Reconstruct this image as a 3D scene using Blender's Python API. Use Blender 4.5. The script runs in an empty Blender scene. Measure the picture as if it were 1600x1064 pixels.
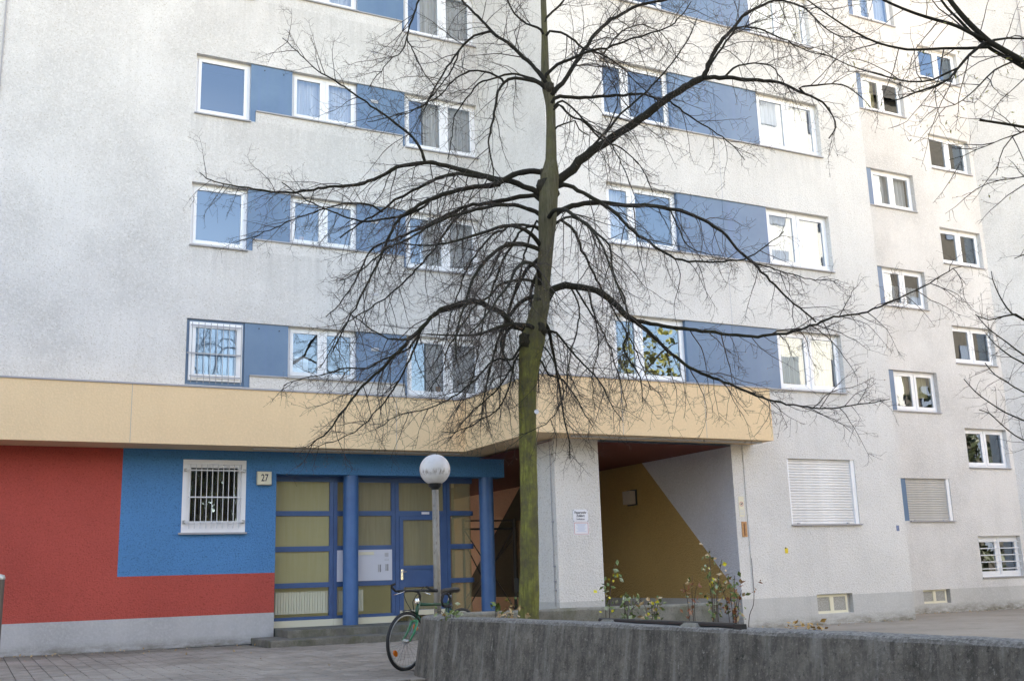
import bpy, bmesh, math, random
import numpy as np
from mathutils import Vector, Matrix
R = math.radians
rnd = random.Random(7)
rng = np.random.default_rng(11)
scene = bpy.context.scene
col = scene.collection

# ------------------------------------------------------------------ camera, sky, sun, exposure
F_PX = 1646.35                                     # focal length in pixels of the 1600 px wide photograph
CM = np.array([[0.89281255, -0.44938839, -0.03059121],
               [0.07131566, 0.20809046, -0.97550625],
               [0.44474692, 0.86876259, 0.21783421]])   # rows: right, down, forward
cam_data = bpy.data.cameras.new('camera')
cam = bpy.data.objects.new('camera', cam_data)
col.objects.link(cam)
cam_data.sensor_fit = 'HORIZONTAL'
cam_data.sensor_width = 36.0
cam_data.lens = F_PX / 1600 * 36.0
cam_data.clip_start = 0.1
cam_data.clip_end = 900
cam.matrix_world = Matrix(((CM[0][0], -CM[1][0], -CM[2][0], 0), (CM[0][1], -CM[1][1], -CM[2][1], 0),
                           (CM[0][2], -CM[1][2], -CM[2][2], 0), (0, 0, 0, 1)))
scene.camera = cam

SUN_EL, SUN_AZ = 31.0, 30.0                       # azimuth from +Y (behind the building) towards +X
world = bpy.data.worlds.new('World')
scene.world = world
world.use_nodes = True
wn = world.node_tree
bg = wn.nodes['Background']
sky = wn.nodes.new('ShaderNodeTexSky')
sky.sky_type = 'NISHITA'
sky.sun_disc = False
sky.sun_elevation = R(SUN_EL)
sky.sun_rotation = R(SUN_AZ)
sky.altitude = 50
sky.air_density = 1.0
sky.dust_density = 0.25
sky.ozone_density = 4.0
wn.links.new(sky.outputs[0], bg.inputs[0])
bg.inputs[1].default_value = 0.13

sun_data = bpy.data.lights.new('sun', 'SUN')
sun_data.energy = 4.2
sun_data.angle = R(0.53)
sun_data.color = (1.0, 0.96, 0.91)
sun = bpy.data.objects.new('sun', sun_data)
col.objects.link(sun)
sdir = Vector((math.sin(R(SUN_AZ)) * math.cos(R(SUN_EL)), math.cos(R(SUN_AZ)) * math.cos(R(SUN_EL)), math.sin(R(SUN_EL))))
sun.rotation_euler = sdir.to_track_quat('Z', 'Y').to_euler()
sun.location = (0, 30, 60)

scene.view_settings.view_transform = 'Standard'
scene.view_settings.look = 'None'
scene.view_settings.gamma = 1
scene.view_settings.use_curve_mapping = False
scene.view_settings.exposure = 3.12
scene.view_settings.use_white_balance = True       # the photograph is balanced for open shade
scene.view_settings.white_balance_temperature = 10600
scene.view_settings.white_balance_tint = 17
scene.cycles.use_denoising = True
scene.cycles.denoising_prefilter = 'ACCURATE'
scene.cycles.max_bounces = 8
scene.cycles.transparent_max_bounces = 12

# ------------------------------------------------------------------ helpers: points
FH = np.array([CM[2][0], CM[2][1], 0.0]); FH /= np.linalg.norm(FH)
def ray(x, y):
    return CM.T @ np.array([(x - 800) / F_PX, (y - 532) / F_PX, 1.0])
def at(x, y, dh):
    """the point seen at photograph pixel x, y that stands dh metres (horizontal distance) ahead"""
    d = ray(x, y)
    return d * (dh / float(d @ FH))
def ground_z(x):
    return -1.06 - 0.0065 * x

# ------------------------------------------------------------------ helpers: materials
def new_mat(name):
    m = bpy.data.materials.new(name)
    m.use_nodes = True
    nt = m.node_tree
    return m, nt, nt.nodes['Principled BSDF']
def N(nt, kind, **kw):
    n = nt.nodes.new(kind)
    for k, v in kw.items():
        if k in n.inputs: n.inputs[k].default_value = v
        else: setattr(n, k, v)
    return n
def ramp(nt, fac, stops):
    r = nt.nodes.new('ShaderNodeValToRGB')
    el = r.color_ramp.elements
    while len(el) < len(stops): el.new(0.5)
    for e, (p, c) in zip(el, stops):
        e.position = p
        e.color = (c, c, c, 1) if isinstance(c, (int, float)) else (*c, 1)
    nt.links.new(fac, r.inputs[0])
    return r.outputs[0]
def mixc(nt, a, b, fac, mode='MIX'):
    n = nt.nodes.new('ShaderNodeMix'); n.data_type = 'RGBA'; n.blend_type = mode
    for v, s in ((a, n.inputs[6]), (b, n.inputs[7])):
        if isinstance(v, tuple): s.default_value = (*v, 1)
        else: nt.links.new(v, s)
    if isinstance(fac, (int, float)): n.inputs[0].default_value = fac
    else: nt.links.new(fac, n.inputs[0])
    return n.outputs[2]
def coords(nt, scale=(1, 1, 1), kind='Object'):
    tc = nt.nodes.new('ShaderNodeTexCoord')
    mp = nt.nodes.new('ShaderNodeMapping'); mp.inputs[3].default_value = scale
    nt.links.new(tc.outputs[kind], mp.inputs[0])
    return mp.outputs[0]
def noise(nt, vec, scale, detail=3, rough=0.55, dist=0.0):
    n = N(nt, 'ShaderNodeTexNoise', Scale=scale, Detail=detail, Roughness=rough, Distortion=dist)
    nt.links.new(vec, n.inputs['Vector'])
    return n.outputs['Fac']
def bump(nt, bsdf, h, strength=0.4, dist=0.01):
    b = N(nt, 'ShaderNodeBump', Strength=strength, Distance=dist)
    nt.links.new(h, b.inputs['Height'])
    nt.links.new(b.outputs[0], bsdf.inputs['Normal'])
def plain(name, color, rough=0.6, metal=0.0, grain=0.0, gscale=30, spec=0.5):
    m, nt, b = new_mat(name)
    b.inputs['Roughness'].default_value = rough
    b.inputs['Metallic'].default_value = metal
    b.inputs['Specular IOR Level'].default_value = spec
    if grain:
        v = coords(nt)
        f = noise(nt, v, gscale, 4)
        c = mixc(nt, tuple(x * (1 - grain) for x in color), tuple(min(1, x * (1 + grain)) for x in color), ramp(nt, f, [(0.3, 0.0), (0.7, 1.0)]))
        nt.links.new(c, b.inputs['Base Color'])
    else:
        b.inputs['Base Color'].default_value = (*color, 1)
    return m

def render_plaster(name, color, speck=0.35, patch=0.10, bump_s=0.6, pit=(0.25, 0.22, 0.18), gscale=26, base_dirt=None, streaks=0.10, sills=None):
    """rough-cast plaster: pebbly grain with dark pits, faint rain streaks and patches"""
    m, nt, b = new_mat(name)
    v = coords(nt)
    g = noise(nt, v, gscale, 3, 0.6)
    vo = N(nt, 'ShaderNodeTexVoronoi', Scale=gscale * 1.15); nt.links.new(v, vo.inputs['Vector'])
    pits = ramp(nt, noise(nt, v, gscale * 1.7, 2, 0.5), [(0.58, 0.0), (0.70, 1.0)])
    big = noise(nt, v, 0.55, 4, 0.6)
    st = noise(nt, coords(nt, (2.2, 2.2, 0.12)), 1.6, 4, 0.6)
    dark = tuple(c * (1 - 2.2 * patch) for c in color)
    c = mixc(nt, dark, color, ramp(nt, big, [(0.30, 0.0), (0.62, 1.0)]))
    c = mixc(nt, c, tuple(x * 0.82 for x in color), ramp(nt, st, [(0.50, 0.0), (0.78, streaks * 5)]))
    c = mixc(nt, c, tuple(min(1, x * 1.12) for x in color), ramp(nt, g, [(0.45, 0.0), (0.75, 0.7)]))
    mul = nt.nodes.new('ShaderNodeMath'); mul.operation = 'MULTIPLY'; mul.inputs[1].default_value = speck
    nt.links.new(pits, mul.inputs[0])
    c = mixc(nt, c, tuple(x * y * 2.2 for x, y in zip(color, pit)), mul.outputs[0])
    if sills:                                       # soot washed down below the window sills
        tc2 = nt.nodes.new('ShaderNodeTexCoord'); sp2 = nt.nodes.new('ShaderNodeSeparateXYZ'); nt.links.new(tc2.outputs['Object'], sp2.inputs[0])
        def mth(op, a, b=None):
            n = nt.nodes.new('ShaderNodeMath'); n.operation = op; n.use_clamp = False
            for v_, s_ in ((a, n.inputs[0]), (b, n.inputs[1])):
                if v_ is None: continue
                if isinstance(v_, (int, float)): s_.default_value = v_
                else: nt.links.new(v_, s_)
            return n.outputs[0]
        x0, x1, zb, per, reach = sills
        below = mth('FLOORED_MODULO', mth('SUBTRACT', zb, sp2.outputs[2]), per)          # metres below the sill above
        fade = mth('MAXIMUM', mth('SUBTRACT', 1.0, mth('DIVIDE', below, reach)), 0.0)
        inx = mth('MULTIPLY', mth('GREATER_THAN', sp2.outputs[0], x0), mth('LESS_THAN', sp2.outputs[0], x1))
        strk = ramp(nt, noise(nt, coords(nt, (5.5, 5.5, 0.25)), 1.5, 5, 0.7), [(0.38, 0.05), (0.66, 0.75)])
        c = mixc(nt, c, tuple(x * 0.74 for x in color), mth('MULTIPLY', mth('MULTIPLY', fade, inx), strk))
    if base_dirt is not None:                       # moss and splash stain along the foot of the wall
        sep = nt.nodes.new('ShaderNodeSeparateXYZ')
        tc = nt.nodes.new('ShaderNodeTexCoord'); nt.links.new(tc.outputs['Object'], sep.inputs[0])
        mr = N(nt, 'ShaderNodeMapRange'); nt.links.new(sep.outputs[2], mr.inputs[0])
        mr.inputs[1].default_value = base_dirt + 0.22; mr.inputs[2].default_value = base_dirt
        ad = nt.nodes.new('ShaderNodeMath'); ad.operation = 'MULTIPLY'
        nt.links.new(mr.outputs[0], ad.inputs[0]); nt.links.new(ramp(nt, noise(nt, coords(nt, (1, 1, 3)), 3.0, 5, 0.7), [(0.35, 0.1), (0.65, 1.0)]), ad.inputs[1])
        c = mixc(nt, c, (0.13, 0.11, 0.07), ad.outputs[0])
    nt.links.new(c, b.inputs['Base Color'])
    b.inputs['Roughness'].default_value = 0.92
    b.inputs['Specular IOR Level'].default_value = 0.25
    h = nt.nodes.new('ShaderNodeMath'); h.operation = 'ADD'
    nt.links.new(g, h.inputs[0]); nt.links.new(vo.outputs['Distance'], h.inputs[1])
    bump(nt, b, h.outputs[0], bump_s, 0.02)
    return m

M = {}
M['plaster_a'] = render_plaster('white_rough_plaster_stained', (0.655, 0.64, 0.625), speck=0.6, bump_s=0.35, sills=(3.3 - 9, 9.6 - 9, 3.70 + 1.1, 2.745, 1.1))
M['plaster'] = render_plaster('white_rough_plaster', (0.655, 0.64, 0.625), speck=0.6, bump_s=0.35)
M['plaster_c'] = render_plaster('white_rough_plaster_coarse_stained', (0.675, 0.655, 0.63), speck=0.85, bump_s=0.35, gscale=29, patch=0.07, streaks=0.10, sills=(10.9 - 9, 16.9 - 9, 3.70 + 1.1, 2.745, 1.1))
M['plaster_warm'] = render_plaster('white_rough_plaster_coarse', (0.675, 0.655, 0.63), speck=0.85, bump_s=0.35, gscale=29, patch=0.07, streaks=0.10)
M['red'] = render_plaster('red_painted_plaster', (0.52, 0.090, 0.072), speck=0.75, patch=0.08, bump_s=0.45, streaks=0.05, gscale=30)
M['blue_wall'] = render_plaster('blue_painted_plaster', (0.052, 0.235, 0.48), speck=0.8, patch=0.07, bump_s=0.45, streaks=0.05, gscale=30)
M['plinth'] = render_plaster('grey_plinth_render', (0.46, 0.46, 0.47), speck=0.08, bump_s=0.12, base_dirt=0.0, streaks=0.12)
M['plinth_right'] = render_plaster('pale_plinth_render', (0.52, 0.51, 0.49), speck=0.10, bump_s=0.15, base_dirt=-0.075, streaks=0.16)
M['band'] = render_plaster('yellow_painted_render', (0.81, 0.58, 0.36), speck=0.06, bump_s=0.10, patch=0.03, streaks=0.05, pit=(0.3, 0.25, 0.15))
M['mural_grey'] = render_plaster('lilac_grey_paint', (0.62, 0.63, 0.69), speck=0.3, bump_s=0.7, streaks=0.02, patch=0.05)
M['mural_ochre'] = render_plaster('ochre_paint', (0.46, 0.30, 0.125), speck=0.3, bump_s=0.7, streaks=0.02, patch=0.06)
M['mural_green'] = render_plaster('dark_green_paint', (0.10, 0.10, 0.08), speck=0.2, bump_s=0.5, streaks=0.02)
M['mural_orange'] = render_plaster('salmon_paint', (0.82, 0.62, 0.51), speck=0.4, bump_s=0.5, streaks=0.02)
M['ceiling_red'] = plain('dark_red_paint', (0.16, 0.028, 0.016), 0.7, grain=0.2)
M['pvc'] = plain('white_window_plastic', (0.80, 0.81, 0.83), 0.35, grain=0.03, gscale=4)
M['pvc_grey'] = plain('light_grey_metal_trim', (0.50, 0.50, 0.52), 0.4)
M['sill'] = plain('grey_metal_sill', (0.34, 0.34, 0.36), 0.45)
M['blue_panel'] = None
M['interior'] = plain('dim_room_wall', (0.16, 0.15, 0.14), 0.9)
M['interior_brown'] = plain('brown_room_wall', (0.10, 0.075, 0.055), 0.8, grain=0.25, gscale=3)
M['dark_bitumen'] = plain('bitumen_strip', (0.045, 0.045, 0.047), 0.9, grain=0.3, gscale=12)
M['black_metal'] = plain('black_painted_steel', (0.015, 0.015, 0.016), 0.45)
M['bar_white'] = plain('white_painted_bars', (0.62, 0.63, 0.65), 0.4)
M['bar_grey'] = plain('galvanised_bars', (0.30, 0.31, 0.33), 0.4)
M['steel'] = plain('galvanised_steel', (0.42, 0.42, 0.41), 0.42, 0.6, grain=0.25, gscale=9)
M['chrome'] = plain('polished_metal', (0.75, 0.75, 0.75), 0.2, 1.0)
M['black_rubber'] = plain('black_rubber', (0.018, 0.018, 0.019), 0.75)
M['black_plastic'] = plain('black_plastic', (0.02, 0.02, 0.021), 0.4)
M['bike_green'] = plain('green_bicycle_paint', (0.006, 0.075, 0.040), 0.28)
M['saddle'] = plain('black_saddle_vinyl', (0.025, 0.022, 0.020), 0.5)
M['orange_refl'] = plain('orange_reflector', (0.75, 0.16, 0.015), 0.25)
M['paper'] = plain('white_sign_enamel', (0.74, 0.75, 0.80), 0.5)
M['paper_pink'] = plain('pinkish_paper', (0.74, 0.63, 0.64), 0.6)
M['paper_cream'] = plain('cream_enamel', (0.72, 0.67, 0.52), 0.45)
M['ink'] = plain('dark_print', (0.03, 0.03, 0.045), 0.6)
M['ink_blue'] = plain('faded_blue_print', (0.42, 0.50, 0.66), 0.6)
M['ink_red'] = plain('faded_red_print', (0.62, 0.24, 0.22), 0.6)
M['copper'] = plain('weathered_orange_plate', (0.50, 0.24, 0.10), 0.6, grain=0.2)
M['copper_dark'] = plain('rust_slot', (0.16, 0.06, 0.03), 0.7)
M['yellow_tag'] = plain('yellow_sticker', (0.72, 0.52, 0.03), 0.5)
M['blue_plate'] = plain('blue_enamel_plate', (0.12, 0.17, 0.30), 0.45, grain=0.5, gscale=60)
M['panel_white'] = plain('white_intercom_panel', (0.60, 0.61, 0.68), 0.35)
M['radiator'] = plain('white_radiator_enamel', (0.80, 0.80, 0.78), 0.4)
M['hall'] = plain('yellow_hall_wall', (0.78, 0.70, 0.42), 0.9)
M['shutter'] = plain('white_shutter_slat', (0.70, 0.69, 0.68), 0.45, grain=0.12, gscale=1.6)
M['shutter_grey'] = plain('grey_shutter_slat', (0.44, 0.43, 0.41), 0.5, grain=0.12, gscale=1.6)
M['cellar_mesh'] = plain('grey_cellar_mesh', (0.34, 0.33, 0.30), 0.7, grain=0.4, gscale=70)

def m_blue_panel():
    m, nt, b = new_mat('blue_facade_panel')
    v = coords(nt)
    f = noise(nt, v, 1.3, 5, 0.6)
    st = noise(nt, coords(nt, (7, 7, 0.35)), 1.0, 3)
    c = mixc(nt, (0.084, 0.165, 0.275), (0.118, 0.214, 0.325), ramp(nt, f, [(0.3, 0.0), (0.7, 1.0)]))
    c = mixc(nt, c, (0.11, 0.19, 0.36), ramp(nt, st, [(0.52, 0.0), (0.75, 0.5)]))
    nt.links.new(c, b.inputs['Base Color'])
    b.inputs['Roughness'].default_value = 0.30
    b.inputs['Specular IOR Level'].default_value = 0.4
    return m
M['blue_panel'] = m_blue_panel()
def m_blue_paint(name='blue_gloss_paint', c1=(0.026, 0.118, 0.30), c2=(0.038, 0.160, 0.37)):
    m, nt, b = new_mat(name)
    f = noise(nt, coords(nt), 2.5, 5, 0.65)
    sc = ramp(nt, noise(nt, coords(nt, (9, 9, 2.2)), 6, 5, 0.7), [(0.66, 0.0), (0.72, 1.0)])
    c = mixc(nt, c1, c2, ramp(nt, f, [(0.3, 0.0), (0.7, 1.0)]))
    c = mixc(nt, c, (0.13, 0.27, 0.47), mixc(nt, (0, 0, 0), (0.45, 0.45, 0.45), sc))
    nt.links.new(c, b.inputs['Base Color'])
    b.inputs['Roughness'].default_value = 0.38
    return m
M['blue_column'] = m_blue_paint()
M['blue_paint'] = m_blue_paint('blue_frame_paint', (0.018, 0.075, 0.205), (0.026, 0.100, 0.255))

def m_glass(name, tint=(0.88, 0.90, 0.90), k=2.3, base=0.085):
    m = bpy.data.materials.new(name); m.use_nodes = True
    nt = m.node_tree; nt.nodes.clear()
    out = nt.nodes.new('ShaderNodeOutputMaterial')
    tr = N(nt, 'ShaderNodeBsdfTransparent', Color=(*tint, 1))
    gl = N(nt, 'ShaderNodeBsdfGlossy', Roughness=0.0, Color=(0.66, 0.84, 1, 1))
    fr = N(nt, 'ShaderNodeFresnel', IOR=1.5)
    ma = nt.nodes.new('ShaderNodeMath'); ma.operation = 'MULTIPLY_ADD'; ma.use_clamp = True
    ma.inputs[1].default_value = k; ma.inputs[2].default_value = base
    nt.links.new(fr.outputs[0], ma.inputs[0])
    # slightly wavy panes
    bp = N(nt, 'ShaderNodeBump', Strength=0.010, Distance=0.05)
    nt.links.new(noise(nt, coords(nt), 1.7, 2), bp.inputs['Height'])
    nt.links.new(bp.outputs[0], gl.inputs['Normal'])
    mx = nt.nodes.new('ShaderNodeMixShader')
    nt.links.new(ma.outputs[0], mx.inputs[0]); nt.links.new(tr.outputs[0], mx.inputs[1]); nt.links.new(gl.outputs[0], mx.inputs[2])
    nt.links.new(mx.outputs[0], out.inputs[0])
    return m
M['glass'] = m_glass('window_glass')
def m_obscure(name='obscure_entrance_glass', k=0.50, c1=(0.64, 0.57, 0.28), c2=(0.69, 0.62, 0.33)):
    """ribbed, slightly yellowed obscure glass of the entrance"""
    m = bpy.data.materials.new(name); m.use_nodes = True
    nt = m.node_tree; nt.nodes.clear()
    out = nt.nodes.new('ShaderNodeOutputMaterial')
    tr = N(nt, 'ShaderNodeBsdfTransparent', Color=((0.86, 0.82, 0.66, 1) if k > .3 else (0.97, 0.96, 0.90, 1)))
    pb = nt.nodes.new('ShaderNodeBsdfPrincipled')
    st = noise(nt, coords(nt, (9, 9, 0.6)), 2.0, 4, 0.6)
    c = mixc(nt, c1, c2, ramp(nt, st, [(0.3, 0.0), (0.7, 1.0)]))
    nt.links.new(c, pb.inputs['Base Color'])
    pb.inputs['Roughness'].default_value = 0.22
    w = N(nt, 'ShaderNodeTexWave', Scale=14.0, Distortion=0.6); w.bands_direction = 'Z'
    nt.links.new(coords(nt), w.inputs[0])
    bp = N(nt, 'ShaderNodeBump', Strength=0.25, Distance=0.01); nt.links.new(w.outputs[1], bp.inputs['Height'])
    nt.links.new(bp.outputs[0], pb.inputs['Normal'])
    mx = nt.nodes.new('ShaderNodeMixShader'); mx.inputs[0].default_value = k
    nt.links.new(tr.outputs[0], mx.inputs[1]); nt.links.new(pb.outputs[0], mx.inputs[2])
    nt.links.new(mx.outputs[0], out.inputs[0])
    return m
M['obscure'] = m_obscure(); M['obscure_low'] = m_obscure('clearer_entrance_glass', 0.22)
M['obscure_grey'] = m_obscure('grey_brown_entrance_glass', 0.42, (0.48, 0.43, 0.27), (0.58, 0.525, 0.345))
M['obscure_side'] = m_obscure('side_entrance_glass', 0.34, (0.50, 0.46, 0.28), (0.62, 0.58, 0.38))
def m_curtain(name, c1, c2):
    m, nt, b = new_mat(name)
    f = noise(nt, coords(nt, (14, 14, 0.5)), 2.0, 3)
    nt.links.new(mixc(nt, c1, c2, ramp(nt, f, [(0.35, 0.0), (0.65, 1.0)])), b.inputs['Base Color'])
    b.inputs['Roughness'].default_value = 0.9
    return m
M['curtain'] = m_curtain('white_net_curtain', (0.52, 0.53, 0.57), (0.78, 0.79, 0.82))
M['curtain_grey'] = m_curtain('grey_net_curtain', (0.60, 0.59, 0.60), (0.88, 0.87, 0.88))
M['curtain_gold'] = m_curtain('beige_curtain', (0.42, 0.35, 0.18), (0.66, 0.58, 0.36))

def m_concrete():
    """weathered exposed concrete of the planter: coarse grain, dark runs, pale lime and lichen"""
    m, nt, b = new_mat('weathered_dark_concrete')
    v = coords(nt)
    st = noise(nt, coords(nt, (3.6, 3.6, 0.30)), 2.3, 6, 0.70)
    st2 = noise(nt, coords(nt, (2.4, 2.4, 0.16)), 2.6, 4, 0.6)
    gr = noise(nt, v, 36, 6, 0.80)
    md = noise(nt, v, 7, 6, 0.75)
    c = mixc(nt, (0.095, 0.086, 0.075), (0.215, 0.196, 0.172), ramp(nt, md, [(0.32, 0.0), (0.66, 1.0)]))
    c = mixc(nt, c, (0.046, 0.043, 0.039), ramp(nt, st, [(0.42, 0.0), (0.68, 0.80)]))
    c = mixc(nt, c, (0.27, 0.258, 0.238), ramp(nt, st2, [(0.55, 0.0), (0.70, 0.75)]))
    c = mixc(nt, c, (0.34, 0.32, 0.29), ramp(nt, gr, [(0.54, 0.0), (0.66, 0.50)]))
    c = mixc(nt, c, (0.014, 0.013, 0.012), ramp(nt, noise(nt, v, 30, 5, 0.8), [(0.57, 0.0), (0.66, 0.6)]))
    lich = noise(nt, coords(nt, (7, 7, 2.6)), 2.2, 6, 0.8)
    c = mixc(nt, c, (0.42, 0.405, 0.375), ramp(nt, lich, [(0.63, 0.0), (0.68, 0.65)]))
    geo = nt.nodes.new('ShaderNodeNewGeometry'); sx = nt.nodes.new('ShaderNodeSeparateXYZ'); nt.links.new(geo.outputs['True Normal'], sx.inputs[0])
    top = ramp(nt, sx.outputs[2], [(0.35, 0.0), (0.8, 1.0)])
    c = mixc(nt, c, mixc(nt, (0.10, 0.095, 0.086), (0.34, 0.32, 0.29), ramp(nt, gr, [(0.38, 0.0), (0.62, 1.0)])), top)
    nt.links.new(c, b.inputs['Base Color'])
    b.inputs['Roughness'].default_value = 0.95
    b.inputs['Specular IOR Level'].default_value = 0.2
    ad = nt.nodes.new('ShaderNodeMath'); ad.operation = 'ADD'; nt.links.new(gr, ad.inputs[0]); nt.links.new(md, ad.inputs[1])
    bump(nt, b, ad.outputs[0], 0.9, 0.02)
    return m
M['concrete'] = m_concrete()
def m_oldconcrete(name, c1, c2, green):
    m, nt, b = new_mat(name)
    v = coords(nt)
    f = noise(nt, v, 3.2, 6, 0.7); g = noise(nt, v, 60, 3)
    c = mixc(nt, c1, c2, ramp(nt, f, [(0.32, 0.0), (0.68, 1.0)]))
    c = mixc(nt, c, green, ramp(nt, noise(nt, coords(nt, (1.5, 1.5, 0.8)), 2.5, 5, 0.7), [(0.48, 0.0), (0.66, 0.7)]))
    c = mixc(nt, c, tuple(x * 0.5 for x in c1), ramp(nt, g, [(0.55, 0.0), (0.72, 0.6)]))
    nt.links.new(c, b.inputs['Base Color']); b.inputs['Roughness'].default_value = 0.92
    bump(nt, b, g, 0.4, 0.01)
    return m
M['step'] = m_oldconcrete('mossy_step_concrete', (0.10, 0.095, 0.082), (0.22, 0.205, 0.175), (0.085, 0.090, 0.045))
M['back_concrete'] = m_oldconcrete('mossy_wall_concrete', (0.15, 0.14, 0.115), (0.30, 0.28, 0.235), (0.13, 0.125, 0.07))

def m_paver():
    m, nt, b = new_mat('grey_concrete_paver')
    oi = nt.nodes.new('ShaderNodeObjectInfo')
    v = coords(nt, (1, 1, 1), 'Object')
    geo = nt.nodes.new('ShaderNodeNewGeometry')
    cell = N(nt, 'ShaderNodeTexVoronoi', Scale=4.6); nt.links.new(geo.outputs['Position'], cell.inputs['Vector'])
    pat = noise(nt, geo.outputs['Position'], 0.75, 5, 0.6)
    fine = noise(nt, geo.outputs['Position'], 70, 3)
    c = mixc(nt, (0.185, 0.155, 0.128), (0.330, 0.284, 0.240), ramp(nt, pat, [(0.30, 0.0), (0.66, 1.0)]))
    sepc = nt.nodes.new('ShaderNodeSeparateColor'); nt.links.new(cell.outputs['Color'], sepc.inputs[0])
    c = mixc(nt, c, (0.38, 0.33, 0.285), ramp(nt, sepc.outputs[0], [(0.55, 0.0), (0.95, 0.55)]))
    c = mixc(nt, c, (0.075, 0.07, 0.062), ramp(nt, fine, [(0.56, 0.0), (0.72, 0.7)]))
    sy = nt.nodes.new('ShaderNodeSeparateXYZ'); nt.links.new(geo.outputs['Position'], sy.inputs[0])
    my = N(nt, 'ShaderNodeMapRange'); nt.links.new(sy.outputs[1], my.inputs[0]); my.inputs[1].default_value = 18.2; my.inputs[2].default_value = 19.9
    mm = nt.nodes.new('ShaderNodeMath'); mm.operation = 'MULTIPLY'; nt.links.new(my.outputs[0], mm.inputs[0]); nt.links.new(ramp(nt, noise(nt, geo.outputs['Position'], 2.2, 5, 0.7), [(0.30, 0.25), (0.62, 0.95)]), mm.inputs[1])
    c = mixc(nt, c, (0.085, 0.078, 0.045), mm.outputs[0])
    nt.links.new(c, b.inputs['Base Color']); b.inputs['Roughness'].default_value = 0.85
    bump(nt, b, fine, 0.3, 0.006)
    return m
M['paver'] = m_paver()
def m_ground(name, c1, c2, green):
    m, nt, b = new_mat(name)
    geo = nt.nodes.new('ShaderNodeNewGeometry'); P = geo.outputs['Position']
    f = noise(nt, P, 0.6, 6, 0.65); g = noise(nt, P, 45, 4, 0.7)
    c = mixc(nt, c1, c2, ramp(nt, f, [(0.3, 0.0), (0.7, 1.0)]))
    c = mixc(nt, c, green, ramp(nt, noise(nt, P, 1.7, 5, 0.7), [(0.52, 0.0), (0.7, 0.6)]))
    c = mixc(nt, c, tuple(x * 0.45 for x in c1), ramp(nt, g, [(0.55, 0.0), (0.72, 0.7)]))
    nt.links.new(c, b.inputs['Base Color']); b.inputs['Roughness'].default_value = 0.95
    bump(nt, b, g, 0.4, 0.01)
    return m
M['ground'] = m_ground('sandy_asphalt', (0.25, 0.205, 0.165), (0.35, 0.295, 0.24), (0.19, 0.165, 0.12))
M['joint'] = m_ground('dirty_joint_sand', (0.045, 0.043, 0.034), (0.075, 0.07, 0.055), (0.05, 0.055, 0.025))
M['soil'] = m_ground('dark_planter_soil', (0.05, 0.04, 0.03), (0.09, 0.07, 0.05), (0.05, 0.05, 0.025))

def m_bark(name, lo, hi, moss, z0, z1, amount):
    """bark; green algae grows up the lower trunk and thins out with height"""
    m, nt, b = new_mat(name)
    geo = nt.nodes.new('ShaderNodeNewGeometry'); P = geo.outputs['Position']
    mp = nt.nodes.new('ShaderNodeMapping'); mp.inputs[3].default_value = (26, 26, 2.6); nt.links.new(P, mp.inputs[0])
    r1 = noise(nt, mp.outputs[0], 1.6, 6, 0.7)
    f = noise(nt, P, 9, 5, 0.7)
    c = mixc(nt, lo, hi, ramp(nt, r1, [(0.32, 0.0), (0.68, 1.0)]))
    sp = nt.nodes.new('ShaderNodeSeparateXYZ'); nt.links.new(P, sp.inputs[0])
    mr = N(nt, 'ShaderNodeMapRange'); nt.links.new(sp.outputs[2], mr.inputs[0])
    mr.inputs[1].default_value = z0; mr.inputs[2].default_value = z1; mr.inputs[3].default_value = amount; mr.inputs[4].default_value = amount * 0.22
    ml = nt.nodes.new('ShaderNodeMath'); ml.operation = 'MULTIPLY'; nt.links.new(mr.outputs[0], ml.inputs[0])
    nt.links.new(ramp(nt, f, [(0.28, 0.15), (0.58, 1.0)]), ml.inputs[1])
    m2 = nt.nodes.new('ShaderNodeMath'); m2.operation = 'MULTIPLY'; nt.links.new(ml.outputs[0], m2.inputs[0])
    nt.links.new(ramp(nt, noise(nt, P, 2.6, 4, 0.6), [(0.34, 0.30), (0.60, 1.0)]), m2.inputs[1])
    c = mixc(nt, c, mixc(nt, moss, tuple(x * 0.4 for x in moss), ramp(nt, r1, [(0.35, 0.0), (0.65, 1.0)])), m2.outputs[0])
    nt.links.new(c, b.inputs['Base Color']); b.inputs['Roughness'].default_value = 0.9
    b.inputs['Specular IOR Level'].default_value = 0.2
    bump(nt, b, r1, 1.0, 0.035)
    return m
M['trunk'] = m_bark('mossy_trunk_bark', (0.040, 0.035, 0.025), (0.150, 0.130, 0.092), (0.31, 0.31, 0.085), 2.2, 3.5, 1.0)
M['limb'] = m_bark('dark_branch_bark', (0.009, 0.0075, 0.0065), (0.034, 0.029, 0.024), (0.085, 0.082, 0.040), 3.0, 8.0, 0.45)
M['burr'] = m_bark('knotty_bark', (0.016, 0.013, 0.011), (0.070, 0.060, 0.045), (0.12, 0.115, 0.05), 2.2, 3.5, 0.6)
M['twig'] = plain('twig_bark', (0.048, 0.035, 0.029), 0.75, grain=0.3, gscale=6)
M['bud'] = plain('pale_bud', (0.28, 0.19, 0.13), 0.6)

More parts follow.
